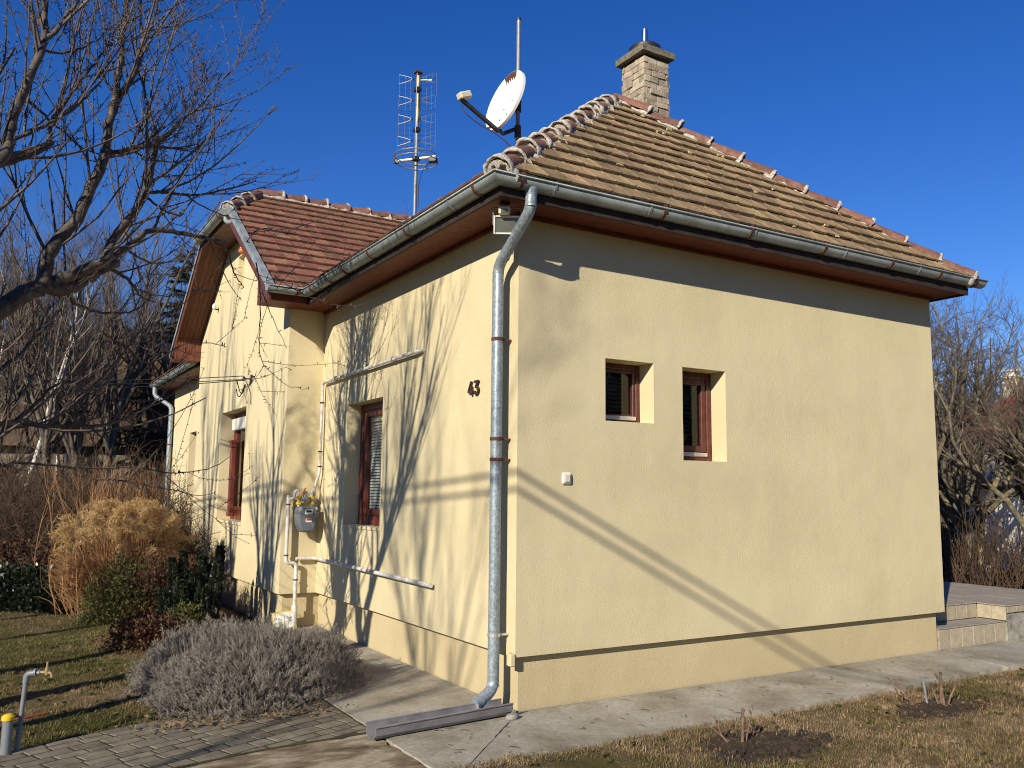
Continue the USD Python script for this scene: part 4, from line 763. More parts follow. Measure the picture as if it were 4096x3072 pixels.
for k, (x, y, stems, lab) in enumerate(((.90, -1.43, [((-.01, 0), (.03, .03, .22), .0111), ((.03, .02), (.09, .0, .24), .0065), ((-.05, .04), (-.16, .10, .18), .0072), ((-.02, .03), (-.19, .16, .13), .0084)], "pruned rose stump with pale cut ends in dark soil in front"),
        (3.02, -1.50, [((0, 0), (-.02, .01, .27), .0111), ((.02, 0), (.13, -.03, .18), .0078), ((0, .02), (-.045, .07, .14), .0084), ((-.01, .02), (.05, .06, .22), .0058)], "reddish pruned rose stump beside a grey stake further right"),
        (2.88, -1.36, [((0, 0), (-.16, .10, .20), .0084), ((-.07, .04), (-.19, .06, .16), .0039), ((-.09, .06), (-.06, .11, .17), .0032)], "thin leaning rose cane behind the reddish stump"))):
    rs = thing("rose_stump", lab, "rose stump", (x, y, .0), 0, None); rr2 = np.random.default_rng(k)
    for (bx, by), tip, rad in stems:
        b = np.array([bx, by, -.03]); tip = np.array(tip); mid = (b + tip) / 2 + rr2.normal(0, .012, 3); obj("cane", pipe([b, mid, tip], np.array([rad * 1.15, rad, rad * .85]), 8), M["cutwood"], rs, smooth=50)
        sd_ = mid + (tip - mid) * .6; obj("spur", pipe([sd_, sd_ + rr2.normal(0, .03, 3) + Z_ * .035], np.array([rad * .6, rad * .4]), 6), M["cutwood"], rs)
tag(obj("garden_stake", pipe([(2.99, -1.38, -.05), (2.965, -1.36, .21)], .011, 8), M["greymetal"]), "grey metal stake next to the reddish rose stump", "stake")
for k, (x, y, rx, ry) in enumerate(((1.02, -1.52, .60, .36), (2.98, -1.52, .55, .24))):
    P = rough_edge(sa.scale(sg.Point(0, 0).buffer(1, 24), rx, ry), .03, .1, k); g_ = np.array([(a, b) for a in np.linspace(-rx, rx, 46) for b in np.linspace(-ry, ry, 34)]); nr_ = np.sqrt((g_[:, 0] / rx) ** 2 + (g_[:, 1] / ry) ** 2)
    h = .018 * np.clip(1 - nr_, -.4, 1) + .035 * (meshkit.fbm(np.c_[g_ * 12, np.zeros(len(g_))], 3, 4 + k) - .5) + .003 + lawn_z(g_[:, 0] + x, g_[:, 1] + y) - .03 * np.clip(nr_ - .85, 0, 1) * 3
    i = np.arange(46 * 34).reshape(46, 34); q = np.stack([i[:-1, :-1], i[1:, :-1], i[1:, 1:], i[:-1, 1:]], -1).reshape(-1, 4); q = q[nr_[q].max(1) < 1.02]
    keep = np.unique(q); ix = np.full(len(h), -1); ix[keep] = np.arange(len(keep))
    rc_ = np.random.default_rng(60 + k); pc = rc_.normal(0, .42, (260, 2)) * [rx, ry]; ic = trimesh.creation.icosphere(1, 1.0)
    tag(obj("soil_clods", scatter(lump(ic.vertices * [1, .8, .6], .25, 1.7, k), ic.faces, np.c_[pc[:, 0] + x, pc[:, 1] + y, lawn_z(pc[:, 0] + x, pc[:, 1] + y) + .012], rc_.normal(0, 1, (260, 3)), rc_.uniform(.005, .022, 260), rc_), M["soil"]), kind="stuff")
    tag(obj("soil_patch", (np.c_[g_[:, 0] + x, g_[:, 1] + y, h][keep], ix[q]), M["soil"], smooth=True), kind="structure")
BOUGHS = [
 (0, [(-3.78, 1.82, 2.0), (-3.697, 1.546, 2.794), (-3.516, 1.554, 2.936), (-3.413, 1.614, 3.047), (-3.325, 1.687, 3.126), (-3.233, 1.759, 3.189)] ,0.0978,0.062,0.3),
 (0, [(-3.233, 1.759, 3.189), (-3.111, 1.823, 3.193), (-3.022, 1.899, 3.251), (-2.901, 1.948, 3.355), (-2.787, 2.002, 3.461), (-2.699, 2.078, 3.517)] ,0.0633,0.034,0.5),
 (0, [(-3.255, 1.707, 3.169), (-3.238, 1.752, 3.266), (-3.237, 1.795, 3.436), (-3.209, 1.772, 3.483), (-3.15, 1.821, 3.605), (-3.039, 1.833, 3.779), (-2.965, 1.853, 4.043), (-2.887, 1.873, 4.289), (-2.858, 1.93, 4.488), (-2.843, 1.99, 4.729), (-2.799, 2.021, 5.042), (-2.781, 2.058, 5.427), (-2.768, 2.088, 5.873), (-2.749, 2.124, 6.262)] ,0.0575,0.012,1.0),
 (0, [(-3.223, 1.753, 3.195), (-3.14, 1.781, 3.249), (-2.994, 1.766, 3.341), (-2.887, 1.777, 3.409), (-2.809, 1.806, 3.478), (-2.802, 1.861, 3.542), (-2.753, 1.913, 3.693), (-2.635, 1.915, 3.899), (-2.538, 1.928, 4.122), (-2.489, 1.959, 4.415), (-2.454, 2.013, 4.608), (-2.534, 2.115, 4.951), (-2.572, 2.208, 5.179), (-2.553, 2.263, 5.44)] ,0.0483,0.007,1.0),
 (0, [(-2.778, 2.124, 3.529), (-2.725, 2.152, 3.59), (-2.693, 2.195, 3.638), (-2.538, 2.529, 3.826), (-2.38, 2.609, 4.003), (-2.105, 2.641, 4.028), (-1.817, 2.67, 4.015), (-1.676, 2.783, 4.042)] ,0.0391,0.014,0.8),
 (0, [(-1.8, 2.752, 4.038), (-1.704, 2.781, 3.991), (-1.633, 2.823, 3.95), (-1.598, 2.819, 3.83), (-1.536, 2.874, 3.742), (-1.446, 2.913, 3.651)] ,0.0138,0.004,1.2),
 (0, [(-2.851, 1.969, 4.429), (-2.723, 1.964, 4.462), (-2.606, 1.962, 4.528), (-2.476, 1.95, 4.601), (-2.337, 1.925, 4.729), (-2.254, 1.933, 4.864), (-2.145, 1.926, 4.988), (-2.048, 1.923, 5.141), (-1.966, 1.92, 5.351)] ,0.0207,0.004,1.2),
 (0, [(-2.853, 1.911, 4.362), (-2.669, 1.899, 4.438), (-2.495, 1.889, 4.541), (-2.366, 1.92, 4.553), (-2.181, 1.909, 4.618), (-2.056, 1.922, 4.765)] ,0.0149,0.003,1.2),
 (0, [(-2.758, 2.036, 5.003), (-2.71, 2.077, 5.089), (-2.646, 2.091, 5.296), (-2.586, 2.096, 5.587), (-2.533, 2.113, 5.815), (-2.493, 2.134, 6.074)] ,0.023,0.006,1.0),
 (0, [(-2.817, 2.035, 4.781), (-2.765, 2.072, 4.974), (-2.669, 2.074, 5.225), (-2.607, 2.094, 5.494), (-2.644, 2.16, 5.862), (-2.632, 2.2, 6.196)] ,0.023,0.008,0.8),
 (0, [(-2.506, 2.138, 4.198), (-2.294, 2.249, 4.265), (-2.075, 2.226, 4.279), (-1.857, 2.18, 4.351), (-1.697, 2.168, 4.423), (-1.56, 2.169, 4.503)] ,0.0172,0.004,1.2),
 (0, [(-2.497, 2.14, 4.152), (-2.348, 2.171, 4.077), (-2.224, 2.21, 4.053), (-2.117, 2.198, 4.212), (-2.06, 2.184, 4.364), (-2.004, 2.171, 4.516)] ,0.0115,0.003,1.0),
 (0, [(-2.414, 2.263, 3.907), (-2.341, 2.301, 4.1), (-2.274, 2.295, 4.269), (-2.197, 2.263, 4.462), (-2.106, 2.227, 4.63), (-2.016, 2.188, 4.812)] ,0.0138,0.003,1.0),
 (0, [(-3.85, 1.75, 1.9), (-3.696, 0.997, 3.729), (-3.587, 0.982, 3.851), (-3.55, 1.019, 3.921), (-3.549, 1.069, 4.04), (-3.538, 1.104, 4.237), (-3.485, 1.111, 4.437), (-3.445, 1.128, 4.63), (-3.396, 1.145, 4.782), (-3.379, 1.183, 4.924), (-3.389, 1.231, 5.113), (-3.406, 1.269, 5.397)] ,0.0713,0.018,0.9),
 (0, [(-3.377, 1.185, 4.907), (-3.294, 1.187, 5.023), (-3.241, 1.204, 5.158), (-3.176, 1.214, 5.295), (-3.131, 1.235, 5.433)] ,0.0207,0.009,0.8),
 (0, [(-3.663, 1.228, 3.899), (-3.535, 1.244, 3.966), (-3.405, 1.256, 4.056), (-3.31, 1.289, 4.142), (-3.275, 1.363, 4.2)] ,0.0368,0.022,0.3),
 (0, [(-3.289, 1.373, 4.194), (-3.291, 1.442, 4.352), (-3.223, 1.468, 4.526), (-3.094, 1.442, 4.8), (-2.978, 1.432, 5.018), (-2.882, 1.43, 5.265), (-2.822, 1.458, 5.455)] ,0.0161,0.004,1.1),
 (0, [(-3.546, 1.263, 4.115), (-3.435, 1.296, 4.217), (-3.301, 1.315, 4.327), (-3.147, 1.313, 4.485), (-3.03, 1.332, 4.658), (-2.896, 1.326, 4.93), (-2.831, 1.381, 5.076)] ,0.0172,0.004,1.0),
 (0, [(-3.369, 1.32, 4.887), (-3.276, 1.364, 4.909), (-3.153, 1.382, 4.983), (-3.03, 1.395, 5.101), (-2.928, 1.414, 5.256)] ,0.0115,0.003,1.1),
 (0, [(-3.452, 1.423, 4.525), (-3.341, 1.535, 4.474), (-3.183, 1.623, 4.395), (-3.062, 1.73, 4.345), (-2.919, 1.816, 4.342)] ,0.0115,0.005,1.0),
 (0, [(-3.664, 1.734, 2.309), (-3.483, 1.734, 2.507), (-3.315, 1.741, 2.711), (-3.241, 1.809, 2.886), (-3.175, 1.88, 3.065)] ,0.0184,0.006,0.9),
 (0, [(-3.693, 1.503, 2.122), (-3.455, 1.655, 2.104), (-3.282, 1.839, 2.13), (-3.083, 2.013, 2.12), (-2.796, 2.13, 2.136), (-2.55, 2.263, 2.219), (-2.351, 2.417, 2.341), (-2.208, 2.538, 2.422), (-1.98, 2.478, 2.658)] ,0.0253,0.004,0.8),
 (0, [(-3.629, 1.641, 1.855), (-3.448, 1.716, 2.011), (-3.354, 1.847, 2.139), (-3.244, 1.97, 2.261), (-3.101, 2.064, 2.444), (-2.932, 2.158, 2.511), (-2.797, 2.276, 2.559)] ,0.023,0.006,0.9),
 (0, [(-3.4, 1.924, 1.799), (-3.269, 2.253, 1.833), (-3.033, 2.526, 1.82), (-2.716, 2.75, 1.804), (-2.336, 2.761, 1.826), (-2.056, 2.758, 1.776), (-1.859, 2.795, 1.794), (-1.646, 2.817, 1.857), (-1.507, 2.878, 1.951)] ,0.0126,0.003,0.35),
 (0, [(-2.698, 2.889, 1.724), (-2.442, 2.886, 1.7), (-2.177, 2.88, 1.661), (-1.929, 2.886, 1.606), (-1.75, 2.931, 1.57), (-1.598, 2.982, 1.615)] ,0.0092,0.002,0.3),
 (0, [(-2.77, 2.471, 3.002), (-2.544, 2.658, 2.914), (-2.323, 2.687, 2.768), (-2.142, 2.7, 2.901), (-2.002, 2.743, 2.993), (-1.83, 2.775, 3.029), (-1.61, 2.787, 3.007)] ,0.0103,0.003,0.5),
 (0, [(-2.763, 2.123, 3.478), (-2.63, 2.219, 3.45), (-2.512, 2.33, 3.379), (-2.453, 2.471, 3.344), (-2.332, 2.491, 3.307)] ,0.0184,0.006,0.8),
 (0, [(-3.061, 1.929, 3.202), (-2.957, 2.045, 3.109), (-2.811, 2.123, 3.101), (-2.616, 2.169, 3.118), (-2.488, 2.246, 3.188), (-2.384, 2.327, 3.34)] ,0.0161,0.004,0.9),
 (0, [(-3.044, 1.959, 1.978), (-2.946, 2.104, 2.15), (-2.769, 2.217, 2.217), (-2.592, 2.335, 2.248)] ,0.0115,0.004,0.6),
 (0, [(-1.496, 2.674, 4.044), (-1.334, 2.632, 4.202), (-1.209, 2.638, 4.193), (-1.07, 2.633, 4.191), (-0.988, 2.652, 4.266)] ,0.0069,0.002,0.4),
 (0, [(-1.405, 2.646, 3.851), (-1.333, 2.677, 3.464), (-1.314, 2.74, 3.075), (-1.27, 2.759, 2.881), (-1.138, 2.716, 2.749), (-0.996, 2.663, 2.646), (-0.846, 2.592, 2.634)] ,0.0069,0.002,0.5),
 (0, [(-1.353, 2.695, 3.667), (-1.248, 2.703, 3.417), (-1.146, 2.707, 3.211), (-1.045, 2.707, 3.034)] ,0.0057,0.002,0.5),
 (0, [(-1.227, 2.61, 3.729), (-1.047, 2.58, 3.622), (-0.812, 2.515, 3.53), (-0.578, 2.445, 3.475), (-0.386, 2.39, 3.496), (-0.323, 2.408, 3.547)] ,0.0057,0.002,0.15),
]
from scipy.interpolate import PchipInterpolator
# ------------------------------------------------------------------ vegetation
FWH, RTH = np.array([math.cos(YAW), math.sin(YAW), 0]), np.array([math.sin(YAW), -math.cos(YAW), 0])
def along(d, side, z=0.0): return EYE * [1, 1, 0] + d * FWH + side * RTH + np.array([0, 0, z])  # d metres ahead of the viewer, side metres to the right
def bough(base, d, L, r0, r1, rnd, n=7, up=.0, wig=.12):
    """A wandering branch: returns points and radii."""
    pts = [np.array(base, float)]; d = unit(d); st = L / (n - 1)
    for _ in range(n - 1):
        d = unit(d + rnd.normal(0, wig, 3) + up * Z_ * st); pts.append(pts[-1] + d * st)
    return np.array(pts), np.linspace(r0, r1, n)
def at(pts, t):
    x = t * (len(pts) - 1); i = min(int(x), len(pts) - 2); return pts[i] + (pts[i + 1] - pts[i]) * (x - i), unit(pts[i + 1] - pts[i])
def sprout(pts, rad, level, out, rnd, P):
    """Side branches along a branch; P: per level (count per metre, length ratio, spread, up, wiggle)."""
    if level >= len(P): return
    per, lo, hi, spread, up, wig, t0 = P[level]
    L = np.linalg.norm(np.diff(pts, axis=0), axis=1).sum(); n = max(1, rnd.poisson(per * L))
    for _ in range(n):
        t = rnd.uniform(t0, .98); p, d = at(pts, t)
        a = unit(np.cross(d, rnd.normal(0, 1, 3))); dd_ = unit(d * math.cos(spread) + a * math.sin(spread) * rnd.uniform(.7, 1.2) + .25 * Z_ * (up > 0))
        r0 = np.interp(t, np.linspace(0, 1, len(rad)), rad) * rnd.uniform(.45, .7); ln = rnd.uniform(lo, hi) * (1.15 - .55 * t)
        r0 = max(r0, .0028); q, rr = bough(p, dd_, ln, r0, max(.0015, r0 * .35), rnd, 6 if level < 2 else 5, up, wig)
        out[min(level, len(out) - 1)].append((q, rr)); sprout(q, rr, level + 1, out, rnd, P)
def bare_tree(name, label, catg, loc, h, r, seed, mats, P, forks=4, lean=(0, 0), group=None, trunk_h=.35, wig=.10, spread=.5, sides=(8, 5, 3), obj_parent=None, extra=None):
    rnd = np.random.default_rng(seed); t = obj_parent or thing(name, label, catg, loc, 0, group)
    out = [[], [], [], []]; trunk = []
    th_ = h * trunk_h; tp, tr = bough((0, 0, -.1), (lean[0], lean[1], 1), th_ + .1, r, r * .75, rnd, 7, .3, .06); trunk.append((tp, tr))
    for k in range(forks):
        a = 2 * np.pi * (k + rnd.uniform(-.3, .3)) / forks; s = spread * rnd.uniform(.5, 1.2); p, d = at(tp, rnd.uniform(.72, 1.0) if k else 1.0)
        dr = unit(d + math.tan(s) * np.array([math.cos(a), math.sin(a), 0])); q, rr = bough(p, dr, (h - p[2]) * rnd.uniform(.8, 1.1), r * rnd.uniform(.5, .72), r * .10, rnd, 9, .25, wig)
        trunk.append((q, rr)); sprout(q, rr, 0, out, rnd, P)
    obj("trunk", tubes(trunk, sides[0]), mats[0], t, smooth=60)
    fine = []
    for k, g in enumerate(out):
        if k == 0: big = tubes(g, sides[1]) if g else None
        else: fine += g
    obj("limbs", big, mats[0], t, smooth=60, kind="stuff")
    obj("twigs", tubes(fine, sides[2], cap=False), mats[1], t, kind="stuff")
    return t
PW = [(1.9, .9, 2.2, .75, .18, .12, .15), (3.6, .5, 1.2, .8, .15, .12, .15), (6.0, .18, .55, .8, .1, .10, .1)]      # wild bare tree
PS = [(1.6, .8, 1.9, .7, .5, .10, .2), (2.6, .5, 1.3, .6, .5, .08, .1), (3.6, .15, .4, .7, .2, .08, .1)]            # fruit tree with upright shoots
# the fruit tree left of the lawn whose boughs hang into view; boughs are laid out in space and then branch on their own
def fruit_tree():
    rnd = np.random.default_rng(12); t = thing("fruit_tree", "bare fruit tree with thick dark bough and lit upright limbs over the lawn", "tree")
    V = lambda *a: [np.array(p, float) for p in a]
    trunk = [(np.array([(-3.86, 1.76, -.1), (-3.84, 1.78, .6), (-3.86, 1.76, 1.2), (-3.83, 1.78, 1.7), (-3.77, 1.83, 2.1)]), np.array([.135, .115, .105, .10, .095]))]
    trunk.append((np.array([(-3.84, 1.77, 1.7), (-3.95, 1.6, 2.5), (-4.1, 1.45, 3.3), (-4.1, 1.4, 4.2), (-4.05, 1.35, 5.2)]), np.array([.08, .07, .055, .04, .02])))
    limbs = LIMBS()
    out = [[], [], []]; lm = []
    for pts, r0, r1, dens in limbs:
        p = np.array(pts); # smooth through the points
        tt = np.r_[0, np.cumsum(np.linalg.norm(np.diff(p, axis=0), axis=1))]; ts = np.linspace(0, tt[-1], max(9, 4 * len(p))); from_ = list(PchipInterpolator(tt, p)(ts).T)
        q = np.stack(from_, 1); q[1:-1] = (q[:-2] + 2 * q[1:-1] + q[2:]) / 4; q[1:-1] += rnd.normal(0, .004, (len(q) - 2, 3)); rr = np.linspace(r0, r1, len(q)) * (1 + .06 * np.sin(np.arange(len(q)) * 2.3)); lm.append((q, rr))
        Pk = [(4.8 * dens, .5, 1.5, .85, .65, .045, .06), (3.6 * dens, .25, .85, .75, .5, .05, .1), (1.2 * dens, .1, .35, .8, .3, .06, .1)]
        if dens: sprout(q, np.minimum(rr, .02), 0, out, rnd, Pk)
    for b in trunk[1:]:
        sprout(b[0], b[1], 0, out, rnd, PS)
    spurs = []
    for g in out:
        for q, rr in g:
            L = np.linalg.norm(np.diff(q, axis=0), axis=1).sum()
            for _ in range(int(L * 14)):
                p, d = at(q, rnd.random()); a = unit(np.cross(d, rnd.normal(0, 1, 3))); spurs.append((np.array([p, p + a * rnd.uniform(.012, .03)]), np.array([.004, .003])))
    for q, rr in lm:
        L = np.linalg.norm(np.diff(q, axis=0), axis=1).sum()
        for _ in range(int(L * 12)):
            tq = rnd.random(); p, d = at(q, tq); a = unit(np.cross(d, rnd.normal(0, 1, 3))); ro = np.interp(tq, np.linspace(0, 1, len(rr)), rr)
            spurs.append((np.array([p, p + a * (ro + rnd.uniform(.015, .035))]), np.array([.007, .004])))
    obj("trunk", tubes(trunk, 10), M["bark"], t, smooth=60)
    for b in lm: obj("bough", tubes([b], 8), M["bark"], t, smooth=60)
    obj("twigs", tubes(out[0] + out[1] + out[2], 4, cap=False), M["twig"], t, kind="stuff"); obj("spurs", tubes(spurs, 3), M["twig"], t, kind="stuff")
def LIMBS():
    L = []
    for dep, pts, r0, r1, dens in BOUGHS: L.append((pts, r0, r1, dens))
    return L
fruit_tree()
PF = [(1.4, .8, 1.8, .6, .6, .09, .2), (1.7, .5, 1.2, .55, .5, .08, .1), (1.6, .15, .4, .7, .2, .08, .1)]
PF = [(3.2, .8, 2.0, .6, .6, .07, .15), (3.2, .5, 1.3, .5, .6, .06, .1), (1.8, .15, .5, .7, .3, .06, .1)]
bare_tree("fruit_tree", "bare fruit tree just left of view casting the forked shadow below the window", "tree", (-4.4, .80, 0), 5.7, .075, 31, (M["bark"], M["twig"]), PF, 6, (.02, -.38), trunk_h=.45, spread=.6, wig=.13, sides=(8, 5, 3))
bare_tree("fruit_tree", "bare fruit tree out of view whose trunk shadow crosses the farther lawn", "tree", (-6.4, 1.55, 0), 6.0, .11, 34, (M["bark"], M["twig"]), PF, 4, trunk_h=.5, spread=.5, sides=(8, 5, 3))
PT = [(1.3, .8, 1.8, .5, .6, .07, .3), (1.4, .5, 1.2, .5, .6, .06, .1), (1.0, .15, .5, .7, .3, .06, .1)]
bare_tree("tall_tree", "tall slim bare tree out of view shading the wing front with soft twigs", "tree", (-12.0, 1.6, 0), 10.6, .075, 38, (M["bark"], M["twig"]), PT, 6, trunk_h=.70, spread=.35, sides=(8, 5, 3))
bare_tree("tall_tree", "tall slim bare tree out of view shading the right part of the wing", "tree", (-9.2, 1.6, 0), 8.6, .07, 39, (M["bark"], M["twig"]), PT, 6, trunk_h=.64, spread=.3, sides=(8, 5, 3))
bare_tree("tall_tree", "tall slim bare tree out of view softly shading the wall by the house number", "tree", (-10.6, -5.0, 0), 9.6, .036, 47, (M["bark"], M["twig"]), PF, 7, trunk_h=.58, spread=.45, sides=(8, 5, 3))
# overhead street cables (their soft shadows cross the end wall) between two poles
for k, dz in enumerate((0, .135)):
    a, b = np.array([-7.3 + .126 * 24, -24., 0]), np.array([-7.3 - .126 * 26, 26., 0]); pa = []
    for s in np.linspace(0, 1, 40):
        p = a + (b - a) * s; p[2] = 1.65 + dz - .5 * p[0] - .063 * p[1]; pa.append(p)
    tag(obj("overhead_cable", pipe(pa, .017, 8), M["rubber"]), ("lower thick overhead cable strung along the street side", "upper thick overhead cable strung along the street side")[k], "cable")
for k, (p, lab) in enumerate(((a, "timber pole carrying the overhead cables at the near end"), (b, "timber pole carrying the overhead cables at the far end"))):
    t = thing("utility_pole", lab, "pole", (p[0] + .12, p[1], 0)); zt = 1.65 - .5 * p[0] - .063 * p[1]
    obj("shaft", pipe([(0, 0, -.3), (0, 0, zt + .5)], np.array([.14, .09]), 12), M["pole"], t, smooth=40); obj("crossarm", box(-.4, .4, -.05, .05, zt - .12, zt - .02, .01), M["pole"], t)
# trees of the thicket on the left, far behind the lawn: six grown trees, then copies
def wild(seed, h, r, forks, mats, spread=.4, P=PW, th_=.35): 
    return lambda loc, label, grp: bare_tree("bare_tree", label, "tree", loc, h, r, seed, mats, P, forks, group=grp, trunk_h=th_, spread=spread, sides=(6, 4, 3))
GT = (M["greybark"], M["greytwig"])
kinds = [wild(101, 7.2, .085, 5, GT), wild(102, 8.2, .095, 6, GT), wild(103, 6.2, .085, 4, GT, .55), wild(104, 7.6, .085, 4, GT, .3), wild(105, 5.2, .07, 5, GT, .6)]
spots = [(19.5, -11.7, 1), (19.0, -10.45, 3), (20.5, -10.46, 0), (22, -12.87, 4), (22.5, -11.93, 2), (21.5, -10.21, 1), (24, -14.88, 0), (25.5, -14.41, 3), (24.5, -12.25, 4), (24, -11.04, 2), (26, -11.31, 1), (28, -15.26, 1), (29, -17.11, 2), (28.5, -13.68, 3), (31, -15.96, 0), (30, -13.5, 4), (33, -20.13, 1), (34, -18.7, 3), (30, -12.45, 0), (21, -13.34, 2), (35, -17.5, 1), (37, -21.09, 0), (36, -16.56, 3), (26, -13.78, 4), (26.5, -12.98, 0), (33, -14.19, 2), (27, -16.34, 3), (34, -13.6, 1)]
protos = {}
side_word = lambda s, d: ("far left" if s / d < -.52 else "left" if s / d < -.46 else "middle" if s / d < -.40 else "right")
names_ = ["slender grey bare tree", "tall spreading bare tree", "low broad bare tree", "tall narrow bare tree", "small twiggy bare tree"]
order = sorted(range(len(spots)), key=lambda k: spots[k][0]); rnk = {k: n for n, k in enumerate(order)}
ordinal = ["nearest", "second nearest", "third nearest", "fourth nearest", "fifth nearest", "sixth nearest", "seventh nearest", "eighth nearest", "ninth nearest"]
seen_kind = {}
for k in order:
    d, s, kd = spots[k]; p = along(d, s, -.02); n_ = seen_kind.get(kd, 0); seen_kind[kd] = n_ + 1
    lab = f"{names_[kd]} of the left thicket, {ordinal[n_]} of its shape"
    if kd not in protos: protos[kd] = kinds[kd](p, lab, "bare trees of the left thicket")
    else:
        x = thing("bare_tree", lab, "tree", p, (k * 67) % 360, "bare trees of the left thicket"); sc = 1.05 + .3 * ((k * 37) % 10) / 10
        x.GetReferences().AddInternalReference(protos[kd].GetPath()); x.SetInstanceable(True); x.SetCustomDataByKey("label", lab); UsdGeom.Xformable(x).AddScaleOp().Set(Gf.Vec3f(sc, sc, sc))
big = bare_tree("bare_tree", "high bare treetop showing above the wing roof behind the house", "tree", along(31, -4.6), 11.6, .16, 131, GT, PW[:3], 4, trunk_h=.4, spread=.3, sides=(6, 4, 3))
x = thing("bare_tree", "second bare treetop behind the wing roof, nearer the aerial", "tree", along(33, -3.3), 140); x.GetReferences().AddInternalReference(big.GetPath()); x.SetInstanceable(True); x.SetCustomDataByKey("label", "second bare treetop behind the wing roof, nearer the aerial")
for k, (d, s, hh) in enumerate(((19.0, -10.9, 6.6), (20.0, -11.9, 7.0), (21.4, -11.0, 6.6))):
    bare_tree("birch_tree", ("thin white birch stem leaning right, nearest of the birches", "thin white birch stem at the left edge of the thicket", "pale birch stem deeper in the thicket")[k], "tree", along(d, s), hh, .06, 150 + k, (M["birch"], M["greytwig"]), [(1.2, .4, 1.0, .6, .2, .1, .3), (3, .2, .6, .7, .1, .1, .1)], 3, (.10 * (1, -.6, .5)[k], .08), trunk_h=.55, spread=.25, sides=(6, 4, 3))
# undergrowth of the thicket, distant wood
def tangle(n, d0, d1, a0, a1, h0, h1, seed, r=.004, wig=.25):
    rnd = np.random.default_rng(seed); L = []
    for _ in range(n):
        d = rnd.uniform(d0, d1); p = along(d, d * rnd.uniform(a0, a1), -.05); hh = rnd.uniform(h0, h1) * (.4 + .6 * meshkit.noise(np.array([p * .9]), 3)[0] * 1.4)
        q, rr = bough(p, Z_ + rnd.normal(0, .35, 3) * [1, 1, .2], hh, r * rnd.uniform(.7, 1.6), r * .5, rnd, 6, -.15, wig); L.append((q, rr))
        for _ in range(3):
            b, dd_ = at(q, rnd.uniform(.25, .95)); L.append(bough(b, dd_ + rnd.normal(0, .6, 3), hh * rnd.uniform(.2, .45), r * .8, r * .4, rnd, 6, -.1, wig))
    return L
obj("undergrowth", tubes(tangle(7500, 13, 24, -.66, -.36, .9, 2.6, 3, .0065), 3, cap=False), M["wildtwig"], kind="stuff")
leaf_t = (np.array([(0, 0, 0), (.35, .02, .4), (0, .10, 1.0), (-.35, .02, .45)]), ids([[0, 1, 2], [0, 2, 3]]))
def leaf_cloud(n, shape, scale, seed, up=.3, tmpl=leaf_t):
    """shape(rnd, n) -> points, outward directions"""
    rnd = np.random.default_rng(seed); p, o = shape(rnd, n); d = o + rnd.normal(0, .55, (n, 3)) + up * Z_
    return scatter(tmpl[0], tmpl[1], p, d, scale * rnd.uniform(.6, 1.3, n), rnd)
def mound(c, rx, ry, h, shell=.55, lumpy=.22, seed=0, ang=0.0, z0=0.0):
    def f(rnd, n):
        d = rnd.normal(0, 1, (n, 3)); d[:, 2] = np.abs(d[:, 2]); d /= np.linalg.norm(d, axis=1, keepdims=True)
        k = rnd.uniform(shell ** 3, 1, n) ** (1 / 3) * (1 + lumpy * 2 * (meshkit.fbm(d * (2.3 if lumpy < .4 else 4.2) + seed, 3, seed) - .5)); q = d * k[:, None] * [rx, ry, h]
        ca, sa_ = math.cos(ang), math.sin(ang); q = np.stack([q[:, 0] * ca - q[:, 1] * sa_, q[:, 0] * sa_ + q[:, 1] * ca, q[:, 2]], 1); o = unit_rows(q / [rx, ry, h])
        return q + np.array(c) + [0, 0, z0], o
    return f
def unit_rows(a): return a / np.maximum(np.linalg.norm(a, axis=1, keepdims=True), 1e-9)
def stems(c, n, spread, h, seed, r=.005):
    rnd = np.random.default_rng(seed); return [bough(np.array(c) + rnd.normal(0, .08, 3) * [1, 1, 0], Z_ + rnd.normal(0, spread, 3) * [1, 1, 0], h * rnd.uniform(.7, 1.05), r * rnd.uniform(.7, 1.3), r * .5, rnd, 6, 0, .1) for _ in range(n)]
dead = obj("dead_leaf_litter", leaf_cloud(26000, lambda rnd, n: ((lambda d, a: (np.array([along(x, x * y, .0) for x, y in zip(d, a)]) + np.c_[np.zeros((n, 2)), rnd.uniform(0, .9, n) ** 2 * 1.1], rnd.normal(0, 1, (n, 3))))(rnd.uniform(12.2, 18, n), rnd.uniform(-.66, -.37, n))), .06, 8, .1), M["brownleaf"], kind="stuff")
ivb = thing("ivy_hedge", "low dark glossy ivy hedge along the far lawn edge at left", "hedge")
P1, P2 = along(12.1, -7.6), along(11.8, -5.35)
def band(a, b, w, h, seed):
    def f(rnd, n):
        t = rnd.uniform(0, 1, n)[:, None]; d = rnd.normal(0, 1, (n, 3)); d[:, 2] = np.abs(d[:, 2]); d = unit_rows(d); k = rnd.uniform(.5, 1, n)[:, None] ** .4
        base = a + (b - a) * t; hh = h * (.55 + .75 * meshkit.fbm(base * 1.7, 3, seed))[:, None]; return base + d * k * np.concatenate([np.full((n, 2), w), hh], 1), d
    return f
obj("leaves", leaf_cloud(15000, band(P1, P2, .42, .62, 3), .06, 21, .1), M["ivy"], ivb); obj("stems", tubes(sum([stems(P1 + (P2 - P1) * t, 10, .4, .5, 60 + k) for k, t in enumerate(np.linspace(0, 1, 12))], []), 3), M["wildtwig"], ivb)
